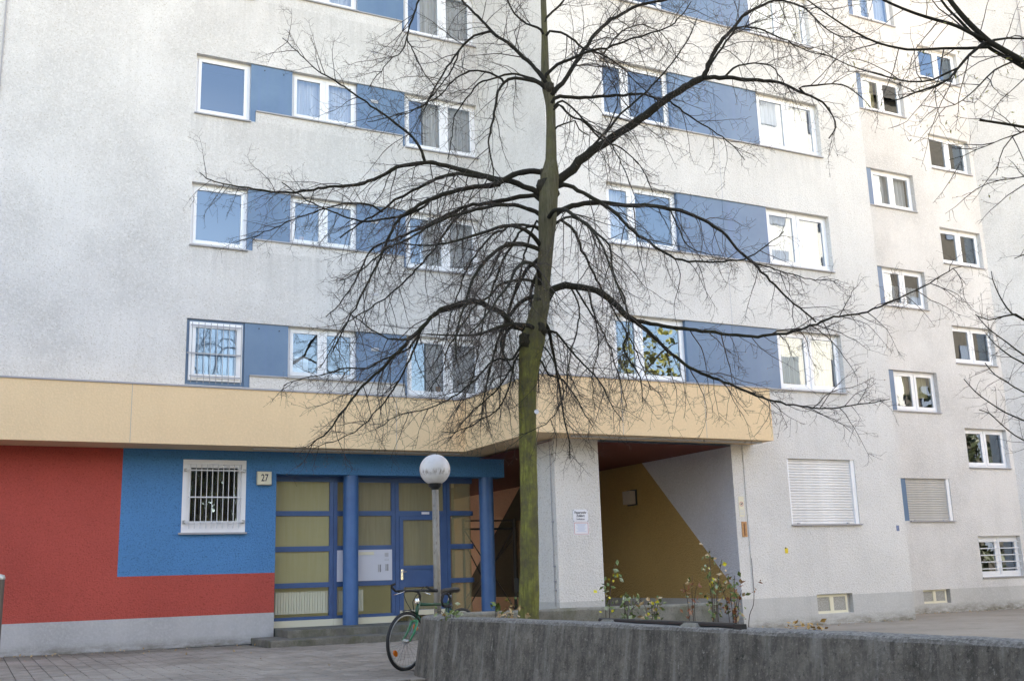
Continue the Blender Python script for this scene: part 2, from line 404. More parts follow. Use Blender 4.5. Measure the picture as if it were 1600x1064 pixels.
def leaf_mat(name, c1, c2):
    m, nt, b = new_mat(name)
    geo = nt.nodes.new('ShaderNodeNewGeometry')
    f = noise(nt, geo.outputs['Position'], 25, 2)
    nt.links.new(mixc(nt, c1, c2, ramp(nt, f, [(0.35, 0.0), (0.65, 1.0)])), b.inputs['Base Color'])
    b.inputs['Roughness'].default_value = 0.5
    return m
M['leaf_green'] = leaf_mat('green_leaf', (0.075, 0.125, 0.025), (0.15, 0.20, 0.06))
M['leaf_dark'] = leaf_mat('dark_evergreen_leaf', (0.014, 0.026, 0.010), (0.028, 0.045, 0.016))
M['leaf_pale'] = leaf_mat('pale_green_leaf', (0.22, 0.27, 0.14), (0.34, 0.36, 0.24))
M['leaf_red'] = leaf_mat('red_brown_leaf', (0.26, 0.07, 0.03), (0.34, 0.15, 0.07))
M['leaf_tan'] = leaf_mat('tan_leaf', (0.40, 0.24, 0.11), (0.50, 0.36, 0.20))
M['leaf_dry'] = leaf_mat('dry_orange_leaf', (0.42, 0.20, 0.05), (0.48, 0.30, 0.10))
M['flower'] = leaf_mat('yellow_blossom', (0.62, 0.50, 0.02), (0.72, 0.62, 0.06))
M['leaf_spring'] = leaf_mat('spring_leaf', (0.16, 0.17, 0.03), (0.28, 0.26, 0.06))
M['stem'] = plain('brown_stem', (0.06, 0.035, 0.025), 0.7)

def m_globe():
    m, nt, b = new_mat('dirty_opal_globe')
    sp = nt.nodes.new('ShaderNodeSeparateXYZ'); tc = nt.nodes.new('ShaderNodeTexCoord'); nt.links.new(tc.outputs['Object'], sp.inputs[0])
    belt = ramp(nt, sp.outputs[2], [(0.0, 0.0), (0.5, 1.0), (1.0, 0.0)])
    mr = N(nt, 'ShaderNodeMapRange'); nt.links.new(sp.outputs[2], mr.inputs[0]); mr.inputs[1].default_value = -0.11; mr.inputs[2].default_value = 0.02
    belt = ramp(nt, mr.outputs[0], [(0.1, 0.0), (0.55, 1.0), (0.98, 0.0)])
    st = noise(nt, coords(nt, (26, 26, 8)), 1.0, 5, 0.7)
    ml = nt.nodes.new('ShaderNodeMath'); ml.operation = 'MULTIPLY'; nt.links.new(belt, ml.inputs[0]); nt.links.new(ramp(nt, st, [(0.46, 0.0), (0.60, 0.95)]), ml.inputs[1])
    c = mixc(nt, (0.72, 0.72, 0.74), (0.17, 0.14, 0.12), ml.outputs[0])
    c = mixc(nt, c, (0.50, 0.48, 0.47), ramp(nt, noise(nt, coords(nt), 9, 4), [(0.5, 0.0), (0.72, 0.5)]))
    nt.links.new(c, b.inputs['Base Color']); b.inputs['Roughness'].default_value = 0.35
    return m
M['globe'] = m_globe()
def m_pole():
    m, nt, b = new_mat('rusty_galvanised_pole')
    v = coords(nt)
    f = noise(nt, coords(nt, (14, 14, 3)), 1.5, 5, 0.7)
    c = mixc(nt, (0.20, 0.185, 0.165), (0.33, 0.31, 0.28), ramp(nt, f, [(0.3, 0.0), (0.7, 1.0)]))
    c = mixc(nt, c, (0.10, 0.06, 0.04), ramp(nt, noise(nt, coords(nt, (9, 9, 4)), 2.6, 5, 0.7), [(0.56, 0.0), (0.68, 0.8)]))
    nt.links.new(c, b.inputs['Base Color']); b.inputs['Roughness'].default_value = 0.55; b.inputs['Metallic'].default_value = 0.25
    return m
M['pole'] = m_pole()

# ------------------------------------------------------------------ helpers: meshes and objects
ORG = {}
class MB:
    def __init__(self): self.v, self.f, self.mi = [], [], []
    def quad(self, a, b, c, d, mi=0):
        n = len(self.v); self.v += [tuple(a), tuple(b), tuple(c), tuple(d)]; self.f.append((n, n + 1, n + 2, n + 3)); self.mi.append(mi)
    def poly(self, pts, mi=0):
        n = len(self.v); self.v += [tuple(p) for p in pts]; self.f.append(tuple(range(n, n + len(pts)))); self.mi.append(mi)
    def box(self, x0, x1, y0, y1, z0, z1, mi=0, faces='xXyYzZ'):
        n = len(self.v)
        self.v += [(x0, y0, z0), (x1, y0, z0), (x1, y1, z0), (x0, y1, z0), (x0, y0, z1), (x1, y0, z1), (x1, y1, z1), (x0, y1, z1)]
        F = {'z': (0, 3, 2, 1), 'Z': (4, 5, 6, 7), 'y': (0, 1, 5, 4), 'Y': (2, 3, 7, 6), 'x': (3, 0, 4, 7), 'X': (1, 2, 6, 5)}
        for k in faces: self.f.append(tuple(n + i for i in F[k])); self.mi.append(mi)
    def bevel_box(self, x0, x1, y0, y1, z0, z1, r, mi=0):
        """box with chamfered upper and front edges, for things seen close"""
        n = len(self.v)
        ring = lambda z, i: [(x0 + i, y0 + i, z), (x1 - i, y0 + i, z), (x1 - i, y1 - i, z), (x0 + i, y1 - i, z)]
        self.v += ring(z0, 0) + ring(z1 - r, 0) + ring(z1, r)
        for k in (0, 4):
            for i in range(4):
                j = (i + 1) % 4; self.f.append((n + k + i, n + k + j, n + k + 4 + j, n + k + 4 + i)); self.mi.append(mi)
        self.f.append((n + 8, n + 9, n + 10, n + 11)); self.mi.append(mi)
    def tube(self, pts, rad, k=8, mi=0, caps=True):
        pts = [Vector(p) for p in pts]
        rad = [rad] * len(pts) if isinstance(rad, (int, float)) else rad
        n0 = len(self.v)
        up = None
        for i, p in enumerate(pts):
            t = (pts[min(i + 1, len(pts) - 1)] - pts[max(i - 1, 0)]).normalized()
            if up is None: up = t.orthogonal().normalized()
            up = (up - t * up.dot(t)); up = up.normalized() if up.length > 1e-6 else t.orthogonal().normalized()
            s = t.cross(up)
            for j in range(k):
                a = 2 * math.pi * j / k
                self.v.append(tuple(p + (up * math.cos(a) + s * math.sin(a)) * rad[i]))
        for i in range(len(pts) - 1):
            for j in range(k):
                a, b = n0 + i * k + j, n0 + i * k + (j + 1) % k
                self.f.append((a, b, b + k, a + k)); self.mi.append(mi)
        if caps:
            self.f.append(tuple(n0 + j for j in reversed(range(k)))); self.mi.append(mi)
            e = n0 + (len(pts) - 1) * k
            self.f.append(tuple(e + j for j in range(k))); self.mi.append(mi)
    def lathe(self, c, prof, k=24, mi=0):
        n0 = len(self.v); c = Vector(c)
        for r, z in prof:
            for j in range(k):
                a = 2 * math.pi * j / k
                self.v.append((c.x + r * math.cos(a), c.y + r * math.sin(a), c.z + z))
        for i in range(len(prof) - 1):
            for j in range(k):
                a, b = n0 + i * k + j, n0 + i * k + (j + 1) % k
                self.f.append((a, b, b + k, a + k)); self.mi.append(mi)
    def mesh(self, name, mats, off=(0, 0, 0), smooth=False):
        me = bpy.data.meshes.new(name)
        v = [(x - off[0], y - off[1], z - off[2]) for x, y, z in self.v]
        me.from_pydata(v, [], self.f)
        for m in (mats if isinstance(mats, (list, tuple)) else [mats]): me.materials.append(m)
        if any(self.mi): me.polygons.foreach_set('material_index', self.mi)
        if smooth: me.polygons.foreach_set('use_smooth', [True] * len(self.f))
        me.update()
        return me
    def build(self, name, mats, parent=None, smooth=False, loc=None):
        """link as ONE object; vertices are given in world space"""
        off = ORG.get(parent.name, (0, 0, 0)) if parent else (0, 0, 0)
        if loc is not None:                         # own origin
            me = self.mesh(name, mats, loc, smooth)
            o = bpy.data.objects.new(name, me); col.objects.link(o)
            o.location = tuple(a - b for a, b in zip(loc, off)); ORG[o.name] = tuple(loc)
        else:
            me = self.mesh(name, mats, off, smooth)
            o = bpy.data.objects.new(name, me); col.objects.link(o); ORG[o.name] = off
        if parent: o.parent = parent
        return o
def tag(o, label, cat=None, group=None, kind=None):
    if label: o['label'] = label
    if cat: o['category'] = cat
    if group: o['group'] = group
    if kind: o['kind'] = kind
    return o
def thing(name, label, cat, loc=(0, 0, 0), group=None):
    o = bpy.data.objects.new(name, None); col.objects.link(o)
    o.location = tuple(loc); ORG[o.name] = tuple(loc)
    return tag(o, label, cat, group)
def mesh_obj(name, me, parent, loc, label=None):
    """place a shared mesh as a part at world location loc"""
    o = bpy.data.objects.new(name, me); col.objects.link(o); o.parent = parent
    off = ORG.get(parent.name, (0, 0, 0)); o.location = tuple(a - b for a, b in zip(loc, off)); ORG[o.name] = tuple(loc)
    if label: o['label'] = label
    return o
def lettering(name, text, size, origin, right, up, mat, parent, extrude=0.0015, sx=1.0, bold=0.0, align='CENTER'):
    cu = bpy.data.curves.new(name, 'FONT'); cu.body = text; cu.size = size; cu.align_x = align; cu.align_y = 'CENTER'
    cu.extrude = extrude; cu.offset = bold
    tmp = bpy.data.objects.new(name + '_tmp', cu); col.objects.link(tmp)
    dg = bpy.context.evaluated_depsgraph_get()
    me = bpy.data.meshes.new_from_object(tmp.evaluated_get(dg))
    col.objects.unlink(tmp); bpy.data.objects.remove(tmp)
    r, u = Vector(right).normalized(), Vector(up).normalized(); n = r.cross(u)
    off = ORG.get(parent.name, (0, 0, 0)); o3 = Vector(origin) - Vector(off)
    me.transform(Matrix(((r.x * sx, u.x, n.x, o3.x), (r.y * sx, u.y, n.y, o3.y), (r.z * sx, u.z, n.z, o3.z), (0, 0, 0, 1))))
    me.materials.clear(); me.materials.append(mat)
    o = bpy.data.objects.new(name, me); col.objects.link(o); o.parent = parent; ORG[o.name] = off
    return o

# ================================================================== SETTING: ground
g = MB()
S = 260
xs = [-S, -30, -6, 0, 6, 12, 20, 30, 60, S]; ys = [-S, -60, -20, 0, 10, 20, 34, 70, S]
gz = lambda x: ground_z(max(-30, min(60, x)))
for i in range(len(xs) - 1):
    for j in range(len(ys) - 1):
        g.quad((xs[i], ys[j], gz(xs[i])), (xs[i + 1], ys[j], gz(xs[i + 1])), (xs[i + 1], ys[j + 1], gz(xs[i + 1])), (xs[i], ys[j + 1], gz(xs[i])))
tag(g.build('ground', M['ground']), 'sandy asphalt ground of the courtyard', kind='structure')

# paved forecourt: jointed concrete pavers, the nearest ones singly
pv = MB()
pv.quad((-3.5, 11.2, ground_z(-3.5) + .006), (9.6, 11.2, ground_z(9.6) + .006), (9.6, 20.0, ground_z(9.6) + .006), (-3.5, 20.0, ground_z(-3.5) + .006))
pavement = pv.build('pavement', M['joint'])
tag(pavement, 'grey jointed paving of the forecourt', kind='structure')
PW, PL, JT = 0.20, 0.165, 0.009
pm = MB()
pm.bevel_box(-PW / 2 + JT / 2, PW / 2 - JT / 2, -PL / 2 + JT / 2, PL / 2 - JT / 2, -.004, .016, .006)
paver_me = pm.mesh('paver', M['paver'])
cells = []
for i in range(-16, 48):
    for j in range(0, 53):
        x = i * PW + .1; y = 11.3 + j * PL + (PL / 2 if i % 2 else 0)
        if y > 19.85 or (x > 4.55 and y > 18.5) or (x > 4.70 and y < 12.35): continue
        q = CM @ np.array([x, y, ground_z(x)])
        px, py = 800 + F_PX * q[0] / q[2], 532 + F_PX * q[1] / q[2]
        vis = -12 < px < 668 and py < 1078
        cells.append((0 if vis else 1, q[2], x, y))
cells.sort()
far = MB()
for k, (hid, d, x, y) in enumerate(cells):
    dz = rnd.uniform(-.003, .003)
    z = ground_z(x) + .010 + dz
    if k < 300 and not hid:
        o = mesh_obj('paver', paver_me, pavement, (x + rnd.uniform(-.002, .002), y + rnd.uniform(-.002, .002), z))
        o.rotation_euler = (rnd.uniform(-.012, .012), rnd.uniform(-.012, .012), rnd.uniform(-.012, .012))
    else:
        far.bevel_box(x - PW / 2 + JT / 2, x + PW / 2 - JT / 2, y - PL / 2 + JT / 2, y + PL / 2 - JT / 2, z - .004, z + .016, .006)
tag(far.build('distant_pavers', M['paver'], pavement), None, kind='stuff')

# ================================================================== SETTING: the apartment building
YA, YC, YD = 20.13, 17.0, 19.05
XR, XC1, XP0, XP1, XJ = 9.60, 18.23, 9.50, 10.45, 13.60       # return wall, right end of middle block, pillar, passage wall
ZT = 24.5
ZB = {1: 3.70, 2: 6.455, 3: 9.20, 4: 11.945, 5: 14.69, 6: 17.43, 7: 20.18}
WH = 1.285
building = thing('apartment_building', 'white roughcast apartment block with blue window panels, yellow band and blue entrance', 'building', (9, 20, -1.1))

def facade(name, x0, x1, z0, z1, y, holes, depth, mats, matfn=None, xx=(), zz=(), parent=building):
    X = sorted(set([x0, x1, *xx] + [v for h in holes for v in h[:2] if x0 < v < x1]))
    Z = sorted(set([z0, z1, *zz] + [v for h in holes for v in h[2:] if z0 < v < z1]))
    m = MB()
    op = lambda a, b: any(h[0] < a < h[1] and h[2] < b < h[3] for h in holes)
    nx, nz = len(X) - 1, len(Z) - 1
    C = [[op((X[i] + X[i + 1]) / 2, (Z[j] + Z[j + 1]) / 2) for j in range(nz)] for i in range(nx)]
    for i in range(nx):
        for j in range(nz):
            a, b, c, d = X[i], X[i + 1], Z[j], Z[j + 1]
            k = matfn((a + b) / 2, (c + d) / 2) if matfn else 0
            if not C[i][j]:
                m.quad((a, y, c), (b, y, c), (b, y, d), (a, y, d), k)
            else:
                Y = y + depth
                if i == 0 or not C[i - 1][j]: m.quad((a, y, c), (a, Y, c), (a, Y, d), (a, y, d), k)
                if i == nx - 1 or not C[i + 1][j]: m.quad((b, Y, c), (b, y, c), (b, y, d), (b, Y, d), k)
                if j == 0 or not C[i][j - 1]: m.quad((a, y, c), (b, y, c), (b, Y, c), (a, Y, c), k)
                if j == nz - 1 or not C[i][j + 1]: m.quad((a, Y, d), (b, Y, d), (b, y, d), (a, y, d), k)
    return m.build(name, mats, parent)

# --- openings
XA = (3.37, 4.475, 5.335, 6.76, 7.845, 9.58)
holesA = []
for k in ZB:
    z = ZB[k]
    holesA += [(3.37, 4.585, z, z + WH), (4.585, 7.785, z + .25, z + WH), (7.785, 9.58, z, z + WH)]
holesC = [(10.945, 16.88, ZB[k] - .02, ZB[k] + WH) for k in ZB]
ZD = [1.026, 3.77, 6.50, 9.22, 11.95, 14.70, 17.4]; HD = 1.045
ZS = [-.39, 2.385, 5.14, 7.887, 10.62, 13.33, 16.05]; HS = 1.02
holesD = [(19.6, 22.13, z, z + HD) for z in ZD] + [(22.92, 24.50, z, z + HS) for z in ZS]
facade('facade_wall', -16, XR, 2.505, ZT, YA, holesA, .15, M['plaster_a'])
facade('facade_wall', XR, XC1, 2.505, ZT, YC, holesC, .15, M['plaster_c'])
facade('facade_wall', XC1 - .01, 24.65, -.64, ZT, YD, holesD, .15, M['plaster'])
rw = MB()
rw.quad((XR, YA, 2.505), (XR, YC, 2.505), (XR, YC, ZT), (XR, YA, ZT))
rw.build('return_wall', M['plaster'], building)
rw = MB()
rw.quad((XC1, YC, -1.3), (XC1, YD, -1.3), (XC1, YD, ZT), (XC1, YC, ZT))
rw.build('return_wall', M['plaster'], building)
ew = MB()
ew.quad((24.65, YD, -1.4), (29.4, YD - 4.2, -1.4), (29.4, YD - 4.2, ZT), (24.65, YD, ZT))
ew.quad((29.4, YD - 4.2, -1.4), (29.4, 34, -1.4), (29.4, 34, ZT), (29.4, YD - 4.2, ZT))
ew.build('angled_wall', M['plaster'], building)
sh = MB()                                            # the rest of the shell: side, back and roof
sh.quad((-16, 34, -1.3), (-16, YA, -1.3), (-16, YA, ZT), (-16, 34, ZT))
sh.quad((9.6, 34, -1.3), (-16, 34, -1.3), (-16, 34, ZT), (9.6, 34, ZT))
sh.quad((29.4, 34, -1.3), (13.6, 34, -1.3), (13.6, 34, ZT), (29.4, 34, ZT))
sh.quad((13.6, 34, 2.43), (9.6, 34, 2.43), (9.6, 34, ZT), (13.6, 34, ZT))
sh.build('rear_wall', M['plaster'], building)
rf = MB(); rf.box(-16.3, 29.7, 16.6, 34.3, ZT, ZT + .3); rf.build('roof', M['sill'], building)

# --- ground floor, left: red and blue painted plaster over a grey plinth
WG = (3.40, 4.56, .955, 2.29)
def gf_col(x, z):
    if z < -.525: return 2
    return 1 if (x > 2.342 and z > .20) else 0
facade('ground_floor_wall', -16, 5.14, -1.3, 2.505, YA, [WG], .12, [M['red'], M['blue_wall'], M['plinth']], gf_col, xx=(2.342,), zz=(-.525, .20))
en = MB(); en.quad((5.14, YA, -1.2), (5.14, YA + .4, -1.2), (5.14, YA + .4, 2.505), (5.14, YA, 2.505)); en.build('entrance_reveal', M['blue_wall'], building)
dk = MB(); dk.box(-6, 5.1, YA - .10, YA - .004, ground_z(0) - .1, ground_z(2.5) + .012); dk.build('bitumen_strip', M['dark_bitumen'], building)

# --- ground floor, middle: pillar, jamb and wall right of the passage
SHUT = (15.03, 16.91, .862, 2.214); CEL = (15.52, 16.49, -.945, -.56)
facade('ground_floor_wall', XJ, XC1, -1.4, 2.505, YC, [SHUT, CEL], .12, [M['plaster_warm'], M['plinth_right']], lambda x, z: 1 if z < -.585 else 0, zz=(-.585,))
facade('ground_floor_wall', XC1 - .01, 24.65, -1.4, -.64, YD, [(20.77, 21.70, -.97, -.62)], .12, [M['plinth_right']])
pl = MB()
for (z0, z1, mi, e) in ((-1.3, -.485, 1, -.006), (-.485, 2.505, 0, 0)):
    pl.box(XP0 - e * -1, XP1, YC - e * -1, YC + .95, z0, z1, mi, 'xXyY')
pl.build('pillar', [M['plaster_warm'], M['plinth_right']], building)
# passage: right wall with its painted diagonals, ceiling, side of the hall
yw = lambda y: y
pw = MB()
z0p, ztp = -.57, 2.43
def pq(pts, mi): pw.poly([(XJ, y, z) for y, z in pts], mi)
pq([(YC, -1.3), (24.6, -1.3), (24.6, z0p), (YC, z0p)][::-1], 3)
pq([(YC, z0p), (YC, ztp), (20.23, ztp)][::1], 0)
pq([(YC, z0p), (20.23, ztp), (24.6, ztp), (24.6, z0p)], 1)
pq([(24.6, z0p), (24.6, ztp), (26.35, ztp), (29.9, -.1), (29.9, z0p)], 2)
pq([(26.35, ztp), (34, ztp), (34, -.1), (29.9, -.1)], 4)
pq([(29.9, z0p), (29.9, -.1), (34, -.1), (34, z0p)], 4)
pq([(24.6, -1.3), (24.6, z0p), (34, z0p), (34, -1.3)], 4)
pw.build('passage_wall', [M['mural_grey'], M['mural_ochre'], M['mural_green'], M['plinth'], M['mural_orange']], building)
pc = MB()
pc.quad((9.45, YC + .02, 2.43), (9.45, 34, 2.43), (XJ, 34, 2.43), (XJ, YC + .02, 2.43))
pc.quad((5.14, YA + .02, 2.43), (5.14, 34, 2.43), (9.45, 34, 2.43), (9.45, YA + .02, 2.43))
pc.build('passage_ceiling', M['ceiling_red'], building)
hs = MB(); hs.box(9.50, 9.62, 21.9, 34, -1.3, 2.42); hs.build('hall_side_wall', M['mural_orange'], building)

# --- yellow fascia band running round the re-entrant corner, with soffit and drip trims
YBA, YBC, XB, XBE = 19.35, 16.31, 8.745, 14.135
ZB0, ZB1 = 2.471, 3.514
fb = MB()
fb.quad((-16, YBA, ZB0), (XB, YBA, ZB0), (XB, YBA, ZB1), (-16, YBA, ZB1))
fb.quad((XB, YBA, ZB0), (XB, YBC, ZB0), (XB, YBC, ZB1), (XB, YBA, ZB1))
fb.quad((XB, YBC, ZB0), (XBE, YBC, ZB0), (XBE, YBC, ZB1), (XB, YBC, ZB1))
fb.quad((XBE, YBC, ZB0), (XBE, YC, ZB0), (XBE, YC, ZB1), (XBE, YBC, ZB1))
for z, up in ((ZB0, False), (ZB1, True)):
    for q in (((-16, YBA), (XB, YBA), (XB, YA), (-16, YA)), ((XB, YBC), (XR, YBC), (XR, YA), (XB, YA)), ((XR, YBC), (XBE, YBC), (XBE, YC), (XR, YC))):
        pts = [(x, y, z) for x, y in q]
        fb.quad(*(pts if up else pts[::-1]))
fb.build('fascia_band', M['band'], building)
for x in (-2.6, 2.35, 7.3):
    m = MB(); m.box(x - .004, x + .004, YBA - .0015, YBA + .004, ZB0 + .01, ZB1 - .002); m.build('band_joint', M['sill'], building)
for x in (10.6, 12.5):
    m = MB(); m.box(x - .004, x + .004, YBC - .0015, YBC + .004, ZB0 + .01, ZB1 - .002); m.build('band_joint', M['sill'], building)
ft = MB()
ft.box(-16, XB - .02, YBA - .02, YBA + .03, ZB1 + .001, ZB1 + .03)
ft.box(XB - .02, XB + .03, YBC - .02, YBA - .02, ZB1 + .001, ZB1 + .03)
ft.box(XB + .03, XBE + .02, YBC - .02, YBC + .03, ZB1 + .001, ZB1 + .03)
ft.build('band_capping', M['sill'], building)
for (x0, x1, y) in ((4.55, 6.9, YBA + .22), (6.95, 8.75, YBA + .22), (9.62, 12.55, YBC + .2), (12.6, 13.55, YBC + .2), (13.6, 14.0, YBC + .2)):
    t = MB(); t.box(x0, x1, y, y + .06, ZB0 - .035, ZB0 - .002); t.build('soffit_trim', M['pvc_grey'], building)

# --- windows
def ring(m, x0, x1, z0, z1, w, y0, y1, wb=None):
    wb = wb or w
    m.box(x0, x0 + w, y0, y1, z0, z1); m.box(x1 - w, x1, y0, y1, z0, z1)
    m.box(x0 + w, x1 - w, y0, y1, z0, z0 + wb); m.box(x0 + w, x1 - w, y0, y1, z1 - w, z1)
def curtain(parent, x0, x1, z0, z1, y, mat, folds=9, amp=.025):
    m = MB(); n = folds * 8
    pts = []
    for i in range(n + 1):
        t = i / n; x = x0 + (x1 - x0) * t
        pts.append((x, y + amp * math.sin(t * folds * 2 * math.pi + .6 * math.sin(9 * t))))
    for (a, ya), (b, yb) in zip(pts, pts[1:]): m.quad((a, ya, z0), (b, yb, z0), (b, yb, z1), (a, ya, z1))
    return m.build('curtain', mat, parent, smooth=True)
def window(x0, x1, z0, z1, y, sashes=2, label=None, sill=True, room='interior', rec=.115, sill_z=None, fr=.055, sw=.062, split=None, roomdepth=1.1):
    """white casement: frame > sash, pane, sill, room behind"""
    m = MB(); yf = y + rec
    ring(m, x0, x1, z0, z1, fr, yf, yf + .06)
    X = [x0 + fr + (x1 - x0 - 2 * fr) * i / sashes for i in range(sashes + 1)]
    if split: X = [x0 + fr + (x1 - x0 - 2 * fr) * s for s in split]
    for x in X[1:-1]: m.box(x - .028, x + .028, yf + .002, yf + .058, z0 + fr, z1 - fr)
    w = m.build('window', M['pvc'], building)
    if label: w['label'] = label
    for i in range(len(X) - 1):
        a = X[i] + (.029 if i else .001); b = X[i + 1] - (.029 if i < len(X) - 2 else .001)
        s = MB(); ring(s, a, b, z0 + fr + .001, z1 - fr - .001, sw, yf - .014, yf + .05, sw * 1.15); s.build('sash', M['pvc'], w)
        p = MB(); p.quad((a + sw, yf + .012, z0 + fr + sw * 1.15), (b - sw, yf + .012, z0 + fr + sw * 1.15), (b - sw, yf + .012, z1 - fr - sw), (a + sw, yf + .012, z1 - fr - sw))
        p.build('pane', M['glass'], w)
    if sill:
        s = MB(); s.box(x0 - .01, x1 + .01, y - .045, yf + .01, z0 - .028, z0 - .002); s.build('sill', M['sill'], w)
    r = MB(); Y0, Y1 = yf + .07, yf + roomdepth
    a, b, c, d = x0 - .25, x1 + .25, z0 - .5, z1 + .25
    r.quad((a, Y1, c), (b, Y1, c), (b, Y1, d), (a, Y1, d)); r.quad((a, Y0, c), (a, Y1, c), (a, Y1, d), (a, Y0, d)); r.quad((b, Y1, c), (b, Y0, c), (b, Y0, d), (b, Y1, d))
    r.quad((a, Y1, d), (b, Y1, d), (b, Y0, d), (a, Y0, d)); r.quad((a, Y0, c), (b, Y0, c), (b, Y1, c), (a, Y1, c))
    r.quad((a, Y0, c), (x0, Y0, c), (x0, Y0, d), (a, Y0, d)); r.quad((x1, Y0, c), (b, Y0, c), (b, Y0, d), (x1, Y0, d))
    r.quad((x0, Y0, c), (x1, Y0, c), (x1, Y0, z0), (x0, Y0, z0)); r.quad((x0, Y0, z1), (x1, Y0, z1), (x1, Y0, d), (x0, Y0, d))
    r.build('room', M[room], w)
    return w
def panel(pts, y, y_back, name='facade_panel'):
    """blue sheet panel with real thickness; pts = outline (x, z) counter-clockwise"""
    m = MB(); m.poly([(x, y, z) for x, z in pts])
    for (a, b), (c, d) in zip(pts, pts[1:] + pts[:1]): m.quad((a, y, b), (a, y_back, b), (c, y_back, d), (c, y, d))
    return m.build(name, M['blue_panel'], building)
def ledge(x0, x1, z, y):
    m = MB(); m.box(x0, x1, y - .03, y + .1, z - .025, z); m.build('ledge', M['sill'], building)

for k, z in ZB.items():
    if k > 4: continue
    t = z + WH
    if k == 1:
        sur = MB(); sur.box(3.37, 4.585, YA + .06, YA + .10, z, t); sur.build('window_surround', M['blue_panel'], building)
        w = window(3.43, 4.43, z + .09, t - .06, YA, 1, 'barred window in a blue surround above the yellow band', sill=False, rec=.015, fr=.05)
        gr = MB()
        for i in range(9):
            x = 3.47 + i * (4.40 - 3.47) / 8; gr.box(x - .0055, x + .0055, YA - .045, YA - .034, z + .03, t - .08)
        for zz in (z + .60, ): gr.box(3.38, 4.40, YA - .058, YA - .045, zz - .012, zz + .012)
        gr.box(3.44, 4.40, YA - .058, YA - .045, t - .15, t - .13); gr.box(3.44, 4.40, YA - .058, YA - .045, z + .15, z + .17)
        gr.build('grille', M['bar_grey'], w)
    else:
        window(3.37, 4.475, z, t, YA, 1, fr=.06, sw=.06)
    panel([(4.475, z + .002), (4.583, z + .002), (4.583, z + .252), (5.335, z + .252), (5.335, t - .002), (4.475, t - .002)], YA + .03, YA + .15)
    w = window(5.337, 6.758, z + .252, t, YA, 2, fr=.05, sw=.065)
    if k == 3: curtain(w, 5.4, 6.7, z + .3, t - .05, YA + .27, M['curtain'], 10)
    if k == 1:
        b = MB(); b.box(5.45, 5.80, YA + .23, YA + .25, z + .38, z + .72); b.build('white_card', M['paper'], w)
    if k == 4: curtain(w, 5.4, 6.7, z + .3, t - .05, YA + .27, M['curtain'], 10)
    panel([(6.76, z + .252), (7.787, z + .252), (7.787, z + .002), (7.843, z + .002), (7.843, t - .002), (6.76, t - .002)], YA + .03, YA + .15)
    w = window(7.847, 9.578, z, t, YA, 2, fr=.05, sw=.075, split=(0, .555, 1))
    curtain(w, 8.25 + .1 * (k % 2), 9.5, z + .06, t - .05, YA + .235, M['curtain_grey'], 8 + k)
    if k in (1, 2):
        for (xx, hh) in ((8.62, .20), (8.86, .14)) if k == 1 else ((5.62, .16),):
            b = MB(); zz = z + (.06 if k == 1 else .31); b.lathe((xx, YA + .215, zz), [(.04, 0), (.06, hh), (.055, hh)], 12); b.build('flower_pot', M['copper'], w)
    ledge(4.585, 7.785, z + .25, YA)
    for (x, zz) in ((4.75, t - .10), (5.15, t - .12)):
        v = MB(); v.tube([(x, YA + .018, zz), (x, YA + .032, zz)], .012, 8); v.build('panel_screw', M['black_metal'], building)
    v = MB(); v.box(7.06, 7.22, YA + .008, YA + .03, z + .90, z + .965); v.box(7.08, 7.20, YA + .004, YA + .0079, z + .915, z + .95, 1)
    v.build('vent_cover', [M['pvc_grey'], M['sill']], building)
    if k > 1:
        v = MB(); v.box(7.07, 7.21, YA - .012, YA + .01, z - .69, z - .64); v.build('vent_cover', M['pvc_grey'], building)
for k, z in ZB.items():
    if k > 4: continue
    z0, t = z - .02, z + WH
    w = window(10.947, 12.698, z0, t, YC, 2, fr=.05, sw=.07, split=(0, .36, 1))
    if k == 2: curtain(w, 11.0, 11.6, z0 + .05, t - .05, YC + .27, M['curtain_grey'], 5)
    for (a, b) in ((12.70, 13.888), (13.896, 15.088)):
        panel([(a, z0 + .002), (b, z0 + .002), (b, t - .002), (a, t - .002)], YC + .03, YC + .15)
    w = window(15.09, 16.878, z0, t, YC, 2, fr=.055, sw=.075, split=(0, .5, 1))
    if k == 1: curtain(w, 15.15, 15.95, z0 + .06, t - .05, YC + .27, M['curtain_gold'], 6); curtain(w, 16.3, 16.8, z0 + .06, t - .05, YC + .27, M['curtain_gold'], 4)
    else: curtain(w, 15.15, 16.0, z0 + .06, t - .05, YC + .27, M['curtain'], 6); curtain(w, 16.0, 16.82, z0 + .06, t - .05, YC + .33, M['curtain'], 6)
    ledge(12.70, 15.09, z0, YC)
for i, z in enumerate(ZD):
    if i > 5: continue
    t = z + HD
    panel([(19.602, z + .002), (20.618, z + .002), (20.618, t - .002), (19.602, t - .002)], YD + .03, YD + .15)
    if i == 0: continue
    w = window(20.62, 22.128, z, t, YD, 2, fr=.055, sw=.07)
    if i in (2, 3, 5): curtain(w, 20.7, 22.05, z + .05, t - (.40 if i == 2 else .05), YD + .27, M['curtain'], 10)
    if i == 1:
        b = MB(); b.box(20.75, 21.35, YD + .26, YD + .28, z + .45, t - .05); b.build('roller_blind', M['curtain_gold'], w)
        b = MB(); b.box(21.45, 22.0, YD + .26, YD + .28, z + .40, t - .05); b.build('roller_blind', M['curtain_gold'], w)
    if i == 4: curtain(w, 20.75, 21.3, z + .05, t - .05, YD + .27, M['curtain_gold'], 4)
    ledge(19.6, 20.62, z, YD)
